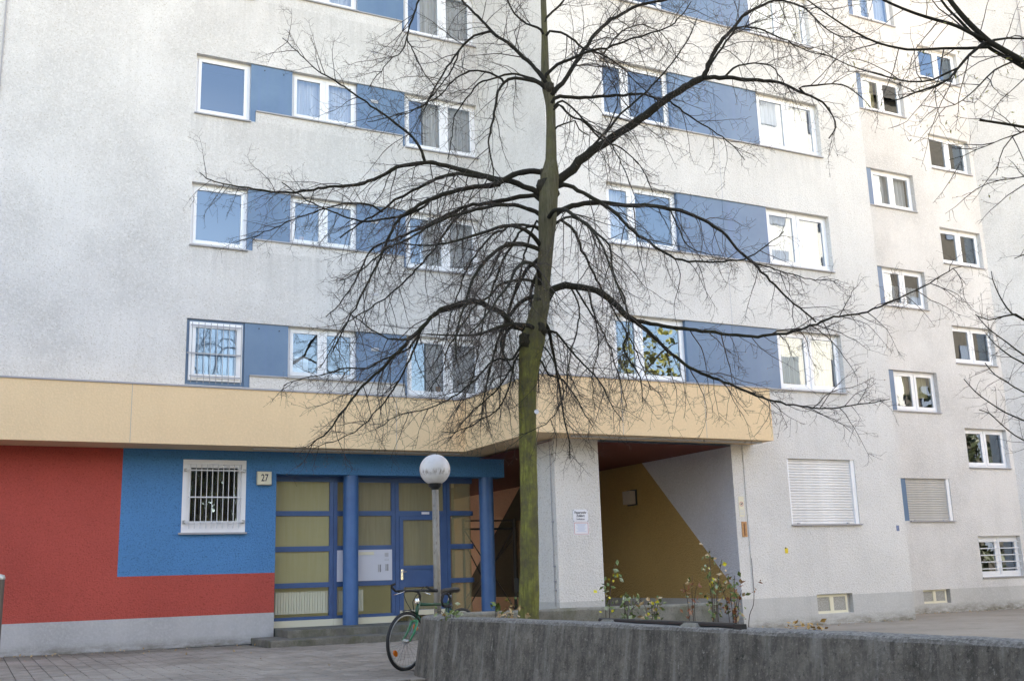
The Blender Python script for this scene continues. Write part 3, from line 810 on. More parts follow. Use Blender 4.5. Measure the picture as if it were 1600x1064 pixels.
for i, z in enumerate(ZS):
    if i > 5: continue
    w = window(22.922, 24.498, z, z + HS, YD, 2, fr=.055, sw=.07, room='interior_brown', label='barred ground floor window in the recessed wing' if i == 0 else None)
    if i == 0:
        for j in range(5):
            zz = z + .20 + j * (HS - .34) / 4
            for (a, b) in ((22.98, 23.68), (23.74, 24.44)):
                gb = MB(); gb.box(a, b, YD + .03, YD + .045, zz - .013, zz + .013); gb.build('grille_bar', M['bar_white'], w)
# roller shutters: every slat a piece
def shutter(x0, x1, z0, z1, y, mat, label, rail_left):
    f = MB(); f.box(x1 - .10, x1, y + .02, y + .09, z0, z1)
    xa, xb = x0 + (.05 if rail_left else .003), x1 - .10
    w = f.build('shuttered_window', M['pvc'], building); w['label'] = label
    if rail_left: f = MB(); f.box(x0, x0 + .05, y + .02, y + .09, z0, z1); f.build('shutter_rail', M['pvc'], w)
    n = int((z1 - z0) / .056); h = (z1 - z0) / n
    s = MB(); r = .014
    prof = [(-.0, 0), (-r * .75, h * .16), (-r, h * .5), (-r * .75, h * .84), (0, h * .97)]
    for (ya, za), (yb, zb) in zip(prof, prof[1:]): s.quad((0, ya, za), (xb - xa, ya, za), (xb - xa, yb, zb), (0, yb, zb))
    s.quad((0, 0, h * .97), (xb - xa, 0, h * .97), (xb - xa, .004, h), (0, .004, h))
    me = s.mesh('shutter_slat', mat)
    for i in range(n): mesh_obj('shutter_slat', me, w, (xa, y + .065 + rnd.uniform(-.002, .002), z0 + i * h))
    b = MB(); b.quad((x0, y + .085, z0), (x1, y + .085, z0), (x1, y + .085, z1), (x0, y + .085, z1)); b.build('shutter_back', M['sill'], w)
    s = MB(); s.box(x0 - .02, x1 + .03, y - .05, y + .06, z0 - .03, z0 - .002); s.build('sill', M['sill'], w)
    for x in (x0 + .22, x1 - .3):
        k = MB(); k.box(x - .03, x + .03, y + .03, y + .06, z0 + .004, z0 + .03); k.build('shutter_stop', M['sill'], w)
shutter(SHUT[0], SHUT[1], SHUT[2], SHUT[3], YC, M['shutter'], 'window closed by a white roller shutter beside the passage', True)
shutter(20.62, 22.128, ZD[0], ZD[0] + HD, YD, M['shutter_grey'], 'window closed by a grey roller shutter in the recessed wing', False)
for (x0, x1, z0, z1, y, lab) in ((CEL[0], CEL[1] - .10, CEL[2], CEL[3] - .01, YC, 'cellar window with torn mesh below the white shutter'), (20.78, 21.62, -.965, -.63, YD, 'cellar window in the recessed wing plinth')):
    m = MB(); ring(m, x0, x1, z0, z1, .05, y + .06, y + .10); xm = (x0 + x1) / 2; m.box(xm - .05, xm + .05, y + .055, y + .098, z0 + .05, z1 - .05)
    w = m.build('cellar_window', M['paper_cream'], building); w['label'] = lab
    for (a, b) in ((x0 + .05, xm - .05), (xm + .05, x1 - .05)):
        p = MB(); p.quad((a, y + .075, z0 + .05), (b, y + .075, z0 + .05), (b, y + .075, z1 - .05), (a, y + .075, z1 - .05)); p.build('mesh_screen', M['cellar_mesh'], w)
    bk = MB(); bk.quad((x0 - .1, y + .115, z0 - .05), (x1 + .15, y + .115, z0 - .05), (x1 + .15, y + .115, z1 + .05), (x0 - .1, y + .115, z1 + .05)); bk.build('recess_back', M['plinth_right'], w)
# ground floor window with the white grille, in the blue wall
m = MB(); x0, x1, z0, z1 = WG
ring(m, x0, x1, z0, z1, .085, YA - .012, YA + .10)
w = m.build('window', M['pvc'], building); w['label'] = 'ground floor window behind white bars in the blue wall'
s = MB(); ring(s, x0 + .086, x1 - .086, z0 + .086, z1 - .086, .06, YA + .012, YA + .08, .12); s.build('sash', M['pvc'], w)
p = MB(); p.quad((x0 + .146, YA + .05, z0 + .2), (x1 - .146, YA + .05, z0 + .2), (x1 - .146, YA + .05, z1 - .146), (x0 + .146, YA + .05, z1 - .146)); p.build('pane', M['glass'], w)
s = MB(); s.box(x0 - .05, x1 + .03, YA - .06, YA - .013, z0 - .035, z0 - .002); s.build('sill', M['sill'], w)
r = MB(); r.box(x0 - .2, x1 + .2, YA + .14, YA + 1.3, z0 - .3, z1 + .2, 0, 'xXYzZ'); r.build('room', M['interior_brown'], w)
gr = MB()
for i in range(10):
    x = x0 + .13 + i * (x1 - x0 - .26) / 9; gr.tube([(x, YA - .05, z0 + .07), (x, YA - .05, z1 - .09)], .0085, 6)
for zz in (z0 + .19, z0 + .64, z1 - .20):
    gr.box(x0 + .04 if zz != z0 + .64 else x0 + .10, x1 - .04 if zz != z0 + .64 else x1 - .10, YA - .069, YA - .059, zz - .012, zz + .012)
gr.build('grille', M['bar_white'], w)
for (x, zz) in ((x0 + .04, z0 + .19), (x1 - .04, z0 + .19), (x0 + .04, z1 - .20), (x1 - .04, z1 - .20)):
    b = MB(); b.box(x - .022, x + .022, YA - .058, YA - .013, zz - .03, zz + .03); b.build('grille_bracket', M['steel'], w)

# --- entrance: lintel beam, round columns, glazed front, door, steps
YG = 20.48
lb = MB(); lb.box(5.14, 10.02, YA + .001, YA + .38, 2.05, 2.504); lb.build('lintel', M['blue_wall'], building)
for x in (6.68, 9.66):
    c = MB(); c.lathe((x, YA + .165, 0), [(.152, -.83), (.152, 2.052)], 28); c.build('column', M['blue_column'], building, smooth=True)
ZF0, ZF1 = -.70, 2.05                                # glazing from threshold to lintel
rails = [(1.272, 1.368), (.587, .688), (-.099, -.003)]
def glaze(name, x0, x1, z0, z1, mat='obscure'):
    p = MB(); p.quad((x0, YG + .03, z0), (x1, YG + .03, z0), (x1, YG + .03, z1), (x0, YG + .03, z1)); return p.build(name, M[mat], building)
fr = MB()
for (a, b) in ((5.145, 5.232), (6.305, 6.465), (7.60, 7.765), (8.755, 8.90)):
    m1 = (a + b) / 2
    if b - a > .1:
        fr.box(a, m1 - .004, YG, YG + .07, ZF0, ZF1 - .11); fr.box(m1 + .004, b, YG, YG + .07, ZF0, ZF1 - .11); fr.box(m1 - .004, m1 + .004, YG + .015, YG + .05, ZF0, ZF1 - .11)
    else: fr.box(a, b, YG, YG + .07, ZF0, ZF1 - .11)
fr.box(5.145, 9.42, YG, YG + .07, ZF1 - .11, ZF1 - .001)
fr.build('glazed_front_frame', M['blue_paint'], building)
for (a, b) in ((5.232, 6.305), (6.465, 7.60)):
    for (z0, z1) in rails + [(ZF0, ZF0 + .06)]:
        t = MB(); t.box(a, b, YG + .001, YG + .066, z0, z1); t.build('transom', M['blue_paint'], building)
    for i, (z0, z1) in enumerate(((1.368, ZF1 - .11), (.688, 1.272), (-.003, .587), (ZF0 + .06, -.099))):
        if a > 6.4 and i == 2: continue
        glaze('glass_pane', a, b, z0, z1, 'obscure_low' if i == 3 else ('obscure' if a < 6 else 'obscure_grey'))
t = MB(); t.box(7.765, 8.755, YG + .001, YG + .066, 1.272, 1.368); t.build('transom', M['blue_paint'], building)
glaze('glass_pane', 7.765, 8.755, 1.368, ZF1 - .11, 'obscure_grey')
st = MB(); st.box(5.145, 6.385, YG - .03, YG + .06, -.84, -.702); st.build('threshold', M['paper_cream'], building)
st = MB(); st.box(6.39, 7.68, YG - .03, YG + .06, -.84, -.702); st.build('threshold', M['paper_cream'], building)
# white intercom and letter-slot panel
ip = MB(); ip.box(6.46, 7.605, YG - .015, YG + .02, -.003, .60); intercom = ip.build('intercom_panel', M['panel_white'], building)
b = MB(); b.box(6.86, 7.22, YG - .022, YG - .0152, .50, .56); b.build('name_strip', M['paper_cream'], intercom)
for i in range(9):
    b = MB(); b.box(7.45, 7.53, YG - .019, YG - .0152, .46 + i * .009, .464 + i * .009); b.build('speaker_slot', M['sill'], intercom)
b = MB(); ring(b, 7.45, 7.53, .385, .415, .004, YG - .019, YG - .0152); b.build('camera_window', M['sill'], intercom)
for cx_, z_top, nb in ((7.305, .305, 9), (7.46, .31, 8)):
    for i in range(nb):
        zz = z_top - i * .0165
        b = MB(); b.box(cx_, cx_ + .035, YG - .019, YG - .0152, zz - .011, zz); b.build('name_plate', M['sill'], intercom)
        b = MB(); b.box(cx_ + .045, cx_ + .062, YG - .021, YG - .0152, zz - .011, zz); b.build('bell_button', M['black_plastic'], intercom)
# the door leaf
dm = MB(); ring(dm, 7.768, 8.752, -.70, 1.268, .085, YG - .012, YG + .05, .10)
dm.box(7.853, 8.667, YG - .011, YG + .049, .20, .27); dm.box(7.853, 8.667, YG - .011, YG + .049, -.155, -.085)
dm.box(7.853, 8.667, YG + .006, YG + .04, -.085, .20)
door = dm.build('entrance_door', M['blue_paint'], building)
for (z0, z1) in ((.27, 1.183), (-.60, -.155)):
    p = MB(); p.quad((7.853, YG + .03, z0), (8.667, YG + .03, z0), (8.667, YG + .03, z1), (7.853, YG + .03, z1)); p.build('glass_pane', M['obscure_grey'], door)
hb = MB(); hb.box(7.79, 7.84, YG - .022, YG - .0122, -.005, .20); hb.build('lock_plate', M['chrome'], door)
hb = MB(); hb.tube([(7.815, YG - .02, .15), (7.815, YG - .07, .15), (7.83, YG - .075, .15), (7.90, YG - .075, .15)], .011, 8); hb.build('handle', M['chrome'], door)
hb = MB(); hb.box(7.77, 8.75, YG - .022, YG - .0122, -.705, -.605); hb.build('kick_plate', M['paper_cream'], door)
hb = MB(); hb.box(8.26, 8.43, YG - .01, YG + .0005, 1.30, 1.345); hb.build('door_label', M['paper'], building)
# glazing that wraps round the corner into the passage
R0 = .10
for (z0, z1) in rails:
    t = MB(); pts = [(8.90, YG + .03), (9.36, YG + .03)]
    m_ = MB(); m_.box(8.90, 9.36, YG - .012, YG + .066, z0, z1)
    m_.tube([(9.36, YG + .088, z0 + .0005), (9.36, YG + .088, z1 - .0005)], .0995, 16)
    m_.box(9.382, 9.459, YG + .09, 21.9, z0, z1); m_.build('corner_transom', M['blue_paint'], building)
for i, (z0, z1) in enumerate(((1.368, ZF1 - .11), (.688, 1.272), (-.003, .587), (ZF0, -.099))):
    p = MB(); p.quad((8.90, YG + .03, z0), (9.33, YG + .03, z0), (9.33, YG + .03, z1), (8.90, YG + .03, z1))
    q = [(9.33 + .08 * math.sin(a), YG + .11 - .08 * math.cos(a)) for a in [i_ * math.pi / 12 for i_ in range(7)]]
    for (a, b), (c, d) in zip(q, q[1:]): p.quad((a, b, z0), (c, d, z0), (c, d, z1), (a, b, z1))
    p.quad((9.41, YG + .11, z0), (9.41, 21.9, z0), (9.41, 21.9, z1), (9.41, YG + .11, z1)); p.build('glass_pane', M['obscure_side'], building)
# hall behind the glass
h = MB(); h.box(5.16, 9.38, YG + .15, 23.4, -.83, 2.40, 0, 'xYzZ'); h.quad((9.49, 21.92, -.83), (9.49, 23.4, -.83), (9.49, 23.4, 2.4), (9.49, 21.92, 2.4)); h.build('hall', M['hall'], building)
h = MB(); h.tube([(9.12, YG + .55, -.8), (9.12, YG + .55, 2.4)], .05, 10); h.build('hall_pipe', plain('red_brown_pipe', (0.22, 0.07, 0.05), 0.5), building)
# steps
s = MB(); s.bevel_box(5.17, 10.6, 19.25, 21.0, -1.2, -.825, .012); s.build('entrance_step', M['step'], building)
s = MB(); s.bevel_box(4.72, 10.9, 18.62, 21.0, -1.2, -.96, .012); s.build('entrance_step', M['step'], building)
# expansion-joint strip and conduit on the middle block, lightning cable on the pillar and the angled wall

for za, zb_ in [(ZB1 + .02, ZB[1] - .05)] + [(ZB[k] + WH + .003, ZB[k + 1] - .05) for k in range(1, 5)]:
    m = MB(); m.box(13.884, 13.900, YC - .004, YC + .02, za, zb_); m.build('joint_strip', M['pvc_grey'], building)
m = MB(); m.box(13.88, 13.92, YC - .02, YC - .001, -.42, 2.46); m.build('conduit', M['plaster'], building)
def cable(pts, parts, r=.006, name='lightning_cable'):
    m = MB(); m.tube(pts, r, 6); o = m.build(name, M['sill'], building)
    for p in parts:
        b = MB(); b.box(p[0] - .02, p[0] + .02, p[1] - .03, p[1] + .005, p[2] - .015, p[2] + .015); b.build('cable_clip', M['sill'], o)
cable([(XP0 - .025, YC + .12, z) for z in (2.45, 1.4, .4, -.55)], [(XP0 - .02, YC + .12, z) for z in (.95, .15, -.12, -.28)], .008)
ec = lambda t: (24.65 + 4.75 * t, YD - 4.2 * t - .02)
ex, ey = ec(.27); cable([(ex - .01, ey, z) for z in (-1.2, 8, 16, ZT)], [(ex - .01, ey, z) for z in (6.6, 8.2, 9.9, 12.3, 14.4)], .012)
cable([(-.13, YA - .02, z) for z in (3.6, 10, ZT)], [(-.13, YA - .02, z) for z in (11.05, 8.1)], .012)

# ================================================================== signs and small fixtures
def plate(name, label, cat, x0, x1, z0, z1, y, mat, d=.012, group=None):
    t = thing(name, label, cat, ((x0 + x1) / 2, y, z0), group)
    m = MB(); m.box(x0, x1, y - d, y - .001, z0, z1); m.build('board', mat, t)
    return t
# house number box
t = thing('house_number_sign', 'cream square house number box reading 27 on the blue wall', 'sign', (4.89, YA, 1.83))
m = MB(); m.bevel_box(-.135, .135, -.126, .126, 0, .09, .012)
m.v = [(4.893 + x, YA - .004 - z, 1.957 + y) for x, y, z in m.v]; m.build('box', M['paper_cream'], t)
lettering('lettering', '27', .19, (4.893, YA - .0945, 1.957), (1, 0, 0), (0, 0, 1), M['ink'], t, sx=.72, bold=.003)
# fire lane sign on the pillar
sx0, sx1 = 9.845, 10.16
t = plate('fire_lane_sign', 'white fire lane sign lettered Feuerwehr Zufahrt on the pillar', 'sign', sx0, sx1, .94, 1.16, YC, M['paper'])
cx_ = (sx0 + sx1) / 2
lettering('lettering', 'Feuerwehr', .064, (cx_, YC - .0135, 1.105), (1, 0, 0), (0, 0, 1), M['ink'], t, bold=.0008, sx=.9)
lettering('lettering', 'Zufahrt', .064, (cx_, YC - .0135, 1.045), (1, 0, 0), (0, 0, 1), M['ink'], t, bold=.0008, sx=.9)
lettering('lettering', 'freihalten', .048, (cx_, YC - .0135, .985), (1, 0, 0), (0, 0, 1), M['ink'], t, sx=.95)
for x in (sx0 + .01, sx1 - .01):
    for z in (.95, 1.15):
        m = MB(); m.box(x - .008, x + .008, YC - .017, YC - .0122, z - .008, z + .008); m.build('screw', M['sill'], t)
t = plate('notice', 'white paper notice with a thin red border below the fire lane sign', 'sign', sx0 + .005, sx1 + .012, .70, .932, YC, M['paper'], .006)
m = MB(); ring(m, sx0 + .017, sx1, .712, .92, .008, YC - .0085, YC - .0062); m.build('border', M['ink_red'], t)
for i in range(7):
    w_ = .105 - .02 * (i % 3)
    m = MB(); m.box(cx_ + .008 - w_, cx_ + .008 + w_, YC - .0085, YC - .0062, .885 - i * .021, .893 - i * .021); m.build('print_line', M['ink_blue'], t)
# prohibition plate and rusty plate on the jamb
t = plate('prohibition_sign', 'small white plate with a red ring on the passage jamb', 'sign', 13.69, 13.82, 1.02, 1.42, YC, M['paper_cream'], .008)
m = MB()
for i in range(20):
    a, b = 2 * math.pi * i / 20, 2 * math.pi * (i + 1) / 20
    m.quad(*[(13.755 + r * math.cos(q), YC - .0095, 1.27 + r * math.sin(q)) for r, q in ((.036, a), (.048, a), (.048, b), (.036, b))])
m.box(13.7535, 13.7565, YC - .0094, YC - .0082, 1.235, 1.305); m.build('ring', M['ink_red'], t)
m = MB()
for (a, b, c, d) in ((13.735, 13.775, 1.262, 1.282), (13.735, 13.741, 1.245, 1.262), (13.766, 13.772, 1.245, 1.262), (13.768, 13.785, 1.278, 1.295)): m.box(a, b, YC - .0105, YC - .0096, c, d)
m.build('symbol', M['ink'], t)
m = MB()
for i in range(4): m.box(13.71, 13.80, YC - .0095, YC - .0082, 1.06 + i * .03, 1.068 + i * .03)
m.build('print_line', M['ink_blue'], t)
t = plate('rusty_plate', 'weathered orange plate with a dark slot below the prohibition plate', 'plate', 13.72, 13.85, .62, .92, YC, M['copper'], .01)
m = MB(); m.box(13.77, 13.795, YC - .0125, YC - .0102, .65, .89); m.build('slot', M['copper_dark'], t)
t = plate('yellow_tag', 'small yellow marker plate on the pale wall under the white shutter', 'sign', 14.78, 14.86, .28, .385, YC, M['yellow_tag'], .006)
m = MB(); m.box(14.79, 14.80, YC - .03, YC - .0062, .375, .40); m.build('hook', M['black_metal'], t)
t = plate('house_plaque', 'tiny blue enamel plaque at the wall corner near the grey shutter', 'sign', 17.945, 18.025, .70, .82, YC, M['blue_plate'], .008)
t = thing('wall_lamp', 'small box wall lamp on the ochre passage wall', 'lamp', (XJ, 20.75, 1.5))
m = MB(); m.box(XJ - .17, XJ - .02, 20.55, 20.85, 1.53, 1.83); m.build('lamp_box', plain('pale_lamp_cover', (0.42, 0.36, 0.32), 0.5), t)
m = MB(); m.box(XJ - .02, XJ - .001, 20.50, 20.90, 1.50, 1.86); m.build('lamp_base', M['black_plastic'], t)
# radiator behind the entrance glass
t = thing('radiator', 'white ribbed radiator behind the lower entrance glass', 'radiator', (6.4, YG + .2, -.7))
m = MB(); m.bevel_box(-.021, .021, -.04, .04, 0, .42, .012); rme = m.mesh('radiator_column', M['radiator'])
for i in range(34): mesh_obj('radiator_column', rme, t, (5.30 + i * .052, YG + .14, -.585))
m = MB()
for zz in (-.55, -.21): m.box(5.27, 7.04, YG + .115, YG + .165, zz - .02, zz + .02)
m.build('manifold', M['radiator'], t)
# steel gate in the passage
YK = 21.5
t = thing('passage_gate', 'black steel gate with crossed braces beside the entrance hall', 'gate', (10.4, YK, -1.1))
for (name, p, r) in (('rail', [(9.62, YK, 1.22), (10.95, YK, 1.22)], .016), ('rail', [(9.62, YK, 1.04), (10.95, YK, 1.04)], .022), ('rail', [(9.62, YK, -1.0), (10.95, YK, -1.0)], .02),
                     ('post', [(10.9, YK, -1.12), (10.9, YK, 1.26)], .035), ('post', [(9.66, YK, -1.12), (9.66, YK, 1.26)], .03),
                     ('brace', [(9.68, YK - .03, 1.0), (10.88, YK - .03, -.75)], .014), ('brace', [(9.68, YK - .03, .72), (10.6, YK - .03, -.98)], .014),
                     ('brace', [(9.68, YK + .03, -.75), (10.88, YK + .03, 1.0)], .014), ('brace', [(9.68, YK + .03, -.45), (10.88, YK + .03, .80)], .010)):
    m = MB(); m.tube(p, r, 8); m.build(name, M['black_metal'], t)
m = MB(); m.box(10.84, 10.96, YK - .05, YK + .05, -.35, -.05); m.build('lock_case', M['black_metal'], t)
m = MB(); m.box(11.0, 11.09, YK - .06, YK + .06, -1.1, 1.22); m.build('timber_post', plain('weathered_timber', (0.20, 0.12, 0.06), 0.8, grain=.3, gscale=8), t)

# ================================================================== planter and low walls
planter = thing('planter', 'low weathered dark concrete planter wall in the foreground', 'planter', (5.5, 9, -1.1))
outer = [(4.90, 1.6), (4.93, 3.0), (4.96, 4.2), (4.95, 5.4), (4.92, 6.7), (4.87, 8.0), (4.82, 9.0), (4.76, 9.9), (4.69, 10.6), (4.64, 11.1), (4.64, 11.4), (4.70, 11.7), (4.84, 11.95), (5.08, 12.12)]
def wall_strip(outer, th, ztop, name, mat, batter=.10, zbot=None, r=.03):
    """a wall of thickness th right of the line 'outer', with softened arrises and a slightly battered face"""
    P = [Vector((*p, 0)) for p in outer]; m = MB(); rows = []
    for i, p in enumerate(P):
        t = (P[min(i + 1, len(P) - 1)] - P[max(i - 1, 0)]).normalized(); n = Vector((t.y, -t.x, 0))
        zb = ground_z(p.x) - .05 if zbot is None else zbot
        H = ztop - zb
        prof = [(-batter, zb)] + [(-batter * (1 - q), zb + H * q * .96) for q in (.25, .5, .75)] + [(-.002, ztop - r), (r * .4, ztop - r * .35), (r, ztop), (th - r, ztop), (th - r * .3, ztop - r * .4), (th, ztop - r), (th, zb)]
        rows.append([tuple(p + n * d + Vector((0, 0, z + (rnd.uniform(-.004, .004) if 0 < j < 10 else 0)))) for j, (d, z) in enumerate(prof)])
    k = len(rows[0])
    base = len(m.v)
    for rr in rows: m.v += rr
    for i in range(len(rows) - 1):
        for j in range(k - 1):
            a = base + i * k + j; m.f.append((a, a + 1, a + k + 1, a + k)); m.mi.append(0)
    m.f.append(tuple(base + j for j in range(k))); m.mi.append(0)
    e = base + (len(rows) - 1) * k; m.f.append(tuple(e + j for j in reversed(range(k)))); m.mi.append(0)
    return m.build(name, mat, planter, smooth=False)
def densify(pts, step):
    out = []
    for (a, b), (c, d) in zip(pts, pts[1:]):
        n = max(1, int(math.hypot(c - a, d - b) / step))
        out += [(a + (c - a) * i / n, b + (d - b) * i / n) for i in range(n)]
    return out + [pts[-1]]
wall_strip(densify(outer, .18), .25, -.42, 'front_wall', M['concrete'])
wall_strip(densify([(5.085, 12.125), (5.6, 12.30), (6.2, 12.28), (7.3, 12.08), (8.82, 11.68)], .25), .22, -.42, 'back_wall', M['back_concrete'], 0.0)
m = MB(); m.poly([(5.0, 2.0, -.78), (8.9, 2.0, -.84), (8.9, 11.7, -.84), (6.2, 12.2, -.80), (5.1, 11.9, -.76)]); m.build('soil', M['soil'], planter)
m = MB(); m.box(8.9, 9.05, 2.0, 11.7, -1.2, -.82); m.build('side_kerb', M['back_concrete'], planter)
# dark rail on concrete blocks inside the planter
ra, rb = Vector(at(938, 968.5, 9.9)), Vector(at(1150, 977.5, 7.9))
t = thing('ground_rail', 'long dark steel rail lying on concrete blocks behind the planter wall', 'rail', tuple((ra + rb) / 2 - Vector((0, 0, .2))))
m = MB(); dv = (rb - ra); nv = Vector((-dv.y, dv.x, 0)).normalized() * .02
for s in (0,):
    m.tube([ra, ra + dv * .5, rb], .022, 10)
m.build('bar', M['black_metal'], t)
m = MB(); p = rb + dv * .02; m.box(p.x - .025, p.x + .025, p.y - .05, p.y + .04, p.z - .03, p.z + .015); m.build('end_shoe', M['black_metal'], t)
for f_ in (.10, .74):
    p = ra + dv * f_; m = MB()
    m.bevel_box(p.x - .09, p.x + .09, p.y - .13, p.y + .13, -.86, p.z + .012, .05); m.build('block', M['back_concrete'], t)

# ================================================================== street lamp
LP = Vector(at(684.5, 955, 14.0)); lz = ground_z(LP.x)
top = Vector(at(679.5, 733.5, 14.0))
LP = Vector((LP.x, LP.y, lz))
t = thing('street_lamp', 'weathered lamp post with a dirty white globe before the entrance', 'lamp', tuple(LP))
tx, ty = top.x, top.y
m = MB(); m.tube([(LP.x, LP.y, lz - .1), (LP.x + (tx - LP.x) * .5, LP.y + (ty - LP.y) * .5, (lz + top.z) / 2), (tx, ty, top.z - .21)], [.048, .046, .044], 16); m.build('pole', M['pole'], t, smooth=True)
m = MB(); m.lathe((tx, ty, top.z), [(.046, -.265), (.058, -.245), (.085, -.222), (.09, -.17)], 20); m.build('collar', M['black_plastic'], t, smooth=True)
m = MB(); m.lathe((tx, ty, top.z), [(max(.0005, .203 * math.cos(R(a))), .203 * math.sin(R(a))) for a in range(-90, 91, 9)], 36); m.build('globe', M['globe'], t, smooth=True, loc=(tx, ty, top.z))
# ================================================================== bollard
t = thing('bollard', 'brown steel bollard with a bright cap standing before the red wall', 'bollard', (.10, 5.66, ground_z(0)))
m = MB(); m.lathe((.098, 5.66, 0), [(.058, ground_z(0) - .05), (.058, .058)], 24); m.build('post', plain('brown_anodised_steel', (0.085, 0.06, 0.05), 0.45, 0.3), t, smooth=True)
m = MB(); m.lathe((.098, 5.66, 0), [(.0585, .058), (.060, .066), (.056, .078), (.03, .086), (.0005, .088)], 24); m.build('cap', M['steel'], t, smooth=True)

# ================================================================== bicycle
hubp = Vector(at(633, 1005, 13.15))
gzb = ground_z(hubp.x) + .022
bd = Vector((.89, .46, 0)).normalized(); bs = Vector((bd.y, -bd.x, 0))        # towards the rear; the rider's other side
B0 = Vector((hubp.x, hubp.y, gzb))
lean = .04
def bp(l, w, h): return B0 + bd * l + bs * (w + lean * h) + Vector((0, 0, h))
t = thing('bicycle', 'green city bicycle with black handlebar locked to the lamp post', 'bicycle', tuple(B0))
WR = .345
def wheel(l, name_steer=0.0):
    c = bp(l, 0, WR)
    ax_u = (bd * math.cos(name_steer) + bs * math.sin(name_steer)); ax_v = (Vector((0, 0, 1)) + bs * lean).normalized(); ax_n = ax_u.cross(ax_v).normalized()
    def torus(name, Rr, r, mat, par, n=48, k=8):
        m = MB(); pts = [c + (ax_u * math.cos(2 * math.pi * i / n) + ax_v * math.sin(2 * math.pi * i / n)) * Rr for i in range(n + 1)]
        m.tube(pts, r, k, caps=False); return m.build(name, mat, par, smooth=True)
    hub = MB(); hub.tube([c - ax_n * .05, c - ax_n * .03, c + ax_n * .03, c + ax_n * .05], [.012, .024, .024, .012], 10)
    w = hub.build('wheel', M['steel'], t, smooth=True)
    torus('tyre', WR - .018, .0195, M['black_rubber'], w); torus('rim', WR - .043, .011, M['steel'], w)
    sp = MB()
    for i in range(32):
        a = 2 * math.pi * i / 32; s_ = 1 if i % 2 else -1; off = a + (.5 if (i // 2) % 2 else -.5)
        sp.tube([c + ax_n * .025 * s_ + (ax_u * math.cos(off) + ax_v * math.sin(off)) * .022, c + (ax_u * math.cos(a) + ax_v * math.sin(a)) * (WR - .045)], .0014, 4)
    sp.build('spokes', M['chrome'], w)
    for a in (3.75, .75):
        m = MB(); p = c + (ax_u * math.cos(a) + ax_v * math.sin(a)) * .225; q = []
        n = 14; e1 = (ax_u * math.cos(a) + ax_v * math.sin(a)); e2 = ax_n.cross(e1)
        for s_ in (-.009, .009):
            q.append([p + ax_n * s_ + e1 * .028 * math.cos(2 * math.pi * i / n) + e2 * .042 * math.sin(2 * math.pi * i / n) for i in range(n)])
        m.poly(q[0][::-1]); m.poly(q[1])
        for i in range(n): m.quad(q[0][i], q[0][(i + 1) % n], q[1][(i + 1) % n], q[1][i])
        m.build('reflector', M['orange_refl'], w)
    return w
wheel(0.0); wheel(1.06)
WBs = 1.06
head_b, head_t = bp(.165, 0, .60), bp(.225, 0, .80)
bb, st_t = bp(.60, 0, .28), bp(.80, 0, .80)
fr = MB()
fr.tube([head_b, head_t], .024, 10); fr.tube([bp(.215, 0, .765), bp(.785, 0, .745)], .019, 10); fr.tube([bp(.18, 0, .64), bb], .022, 10); fr.tube([bb, bp(.80, 0, .78)], .019, 10)
for s_ in (-1, 1):
    fr.tube([bp(.62, .02 * s_, .28), bp(WBs, .06 * s_, WR)], .010, 8); fr.tube([bp(.79, .015 * s_, .74), bp(WBs, .06 * s_, WR)], .009, 8)
fr.build('frame', M['bike_green'], t, smooth=True)
fk = MB()
for s_ in (-1, 1): fk.tube([bp(.15, .045 * s_, .57), bp(.085, .055 * s_, .44), bp(.0, .058 * s_, WR)], [.018, .016, .011], 8)
fk.tube([bp(.152, -.05, .572), bp(.152, .05, .572)], .014, 8); fk.build('fork', plain('emerald_fork_paint', (0.008, 0.21, 0.095), 0.28), t, smooth=True)
sm_ = MB(); sm_.tube([head_t, bp(.245, 0, .87), bp(.20, 0, .92), bp(.15, 0, .932)], [.018, .018, .018, .020], 8); sm_.build('stem', M['black_metal'], t, smooth=True)
hb = MB(); hb.tube([bp(.20, -.30, .925), bp(.17, -.12, .932), bp(.15, 0, .932), bp(.17, .12, .932), bp(.20, .30, .925)], .0155, 8); hb.build('handlebar', M['black_metal'], t, smooth=True)
for s_ in (-1, 1):
    g_ = MB(); g_.tube([bp(.185, .18 * s_, .929), bp(.20, .31 * s_, .925)], .020, 8); g_.build('grip', M['black_rubber'], t, smooth=True)
    g_ = MB(); g_.tube([bp(.20, .305 * s_, .926), bp(.14, .315 * s_, .932), bp(.08, .32 * s_, .975), bp(.07, .31 * s_, 1.005), bp(.10, .28 * s_, 1.02)] if s_ < 0 else [bp(.20, .305, .926), bp(.13, .30, .932), bp(.04, .27, .975)], .0145, 8); g_.build('bar_end', M['black_rubber'], t, smooth=True)
    g_ = MB(); g_.tube([bp(.15, .17 * s_, .925), bp(.10, .20 * s_, .905), bp(.09, .30 * s_, .885)], .006, 6); g_.build('brake_lever', M['chrome'], t, smooth=True)
    g_ = MB(); g_.tube([bp(.14, .15 * s_, .98), bp(.06, .10 * s_, .88), bp(.05, .05 * s_, .80), bp(.12, .015 * s_, .68)], .0045, 5); g_.build('brake_cable', M['black_rubber'], t, smooth=True)
hd = MB(); hd.lathe(tuple(bp(.19, 0, .775)), [(.027, 0), (.030, .02), (.026, .06), (.018, .065)], 12); hd.build('headset', M['chrome'], t, smooth=True)
mg = MB(); c0 = bp(0, 0, WR)
prev = None
for i in range(9):
    a = R(60 + i * 7.5 - 15); e = bd * math.cos(a) + Vector((0, 0, 1)) * math.sin(a)
    row = [c0 + e * (WR + .022) + bs * lean * WR * math.sin(a) + bs * q - e * abs(q) * .35 for q in (-.032, -.015, 0, .015, .032)]
    if prev:
        for j in range(4): mg.quad(prev[j], prev[j + 1], row[j + 1], row[j]); 
    prev = row
mg.build('mudguard', M['black_plastic'], t, smooth=True)
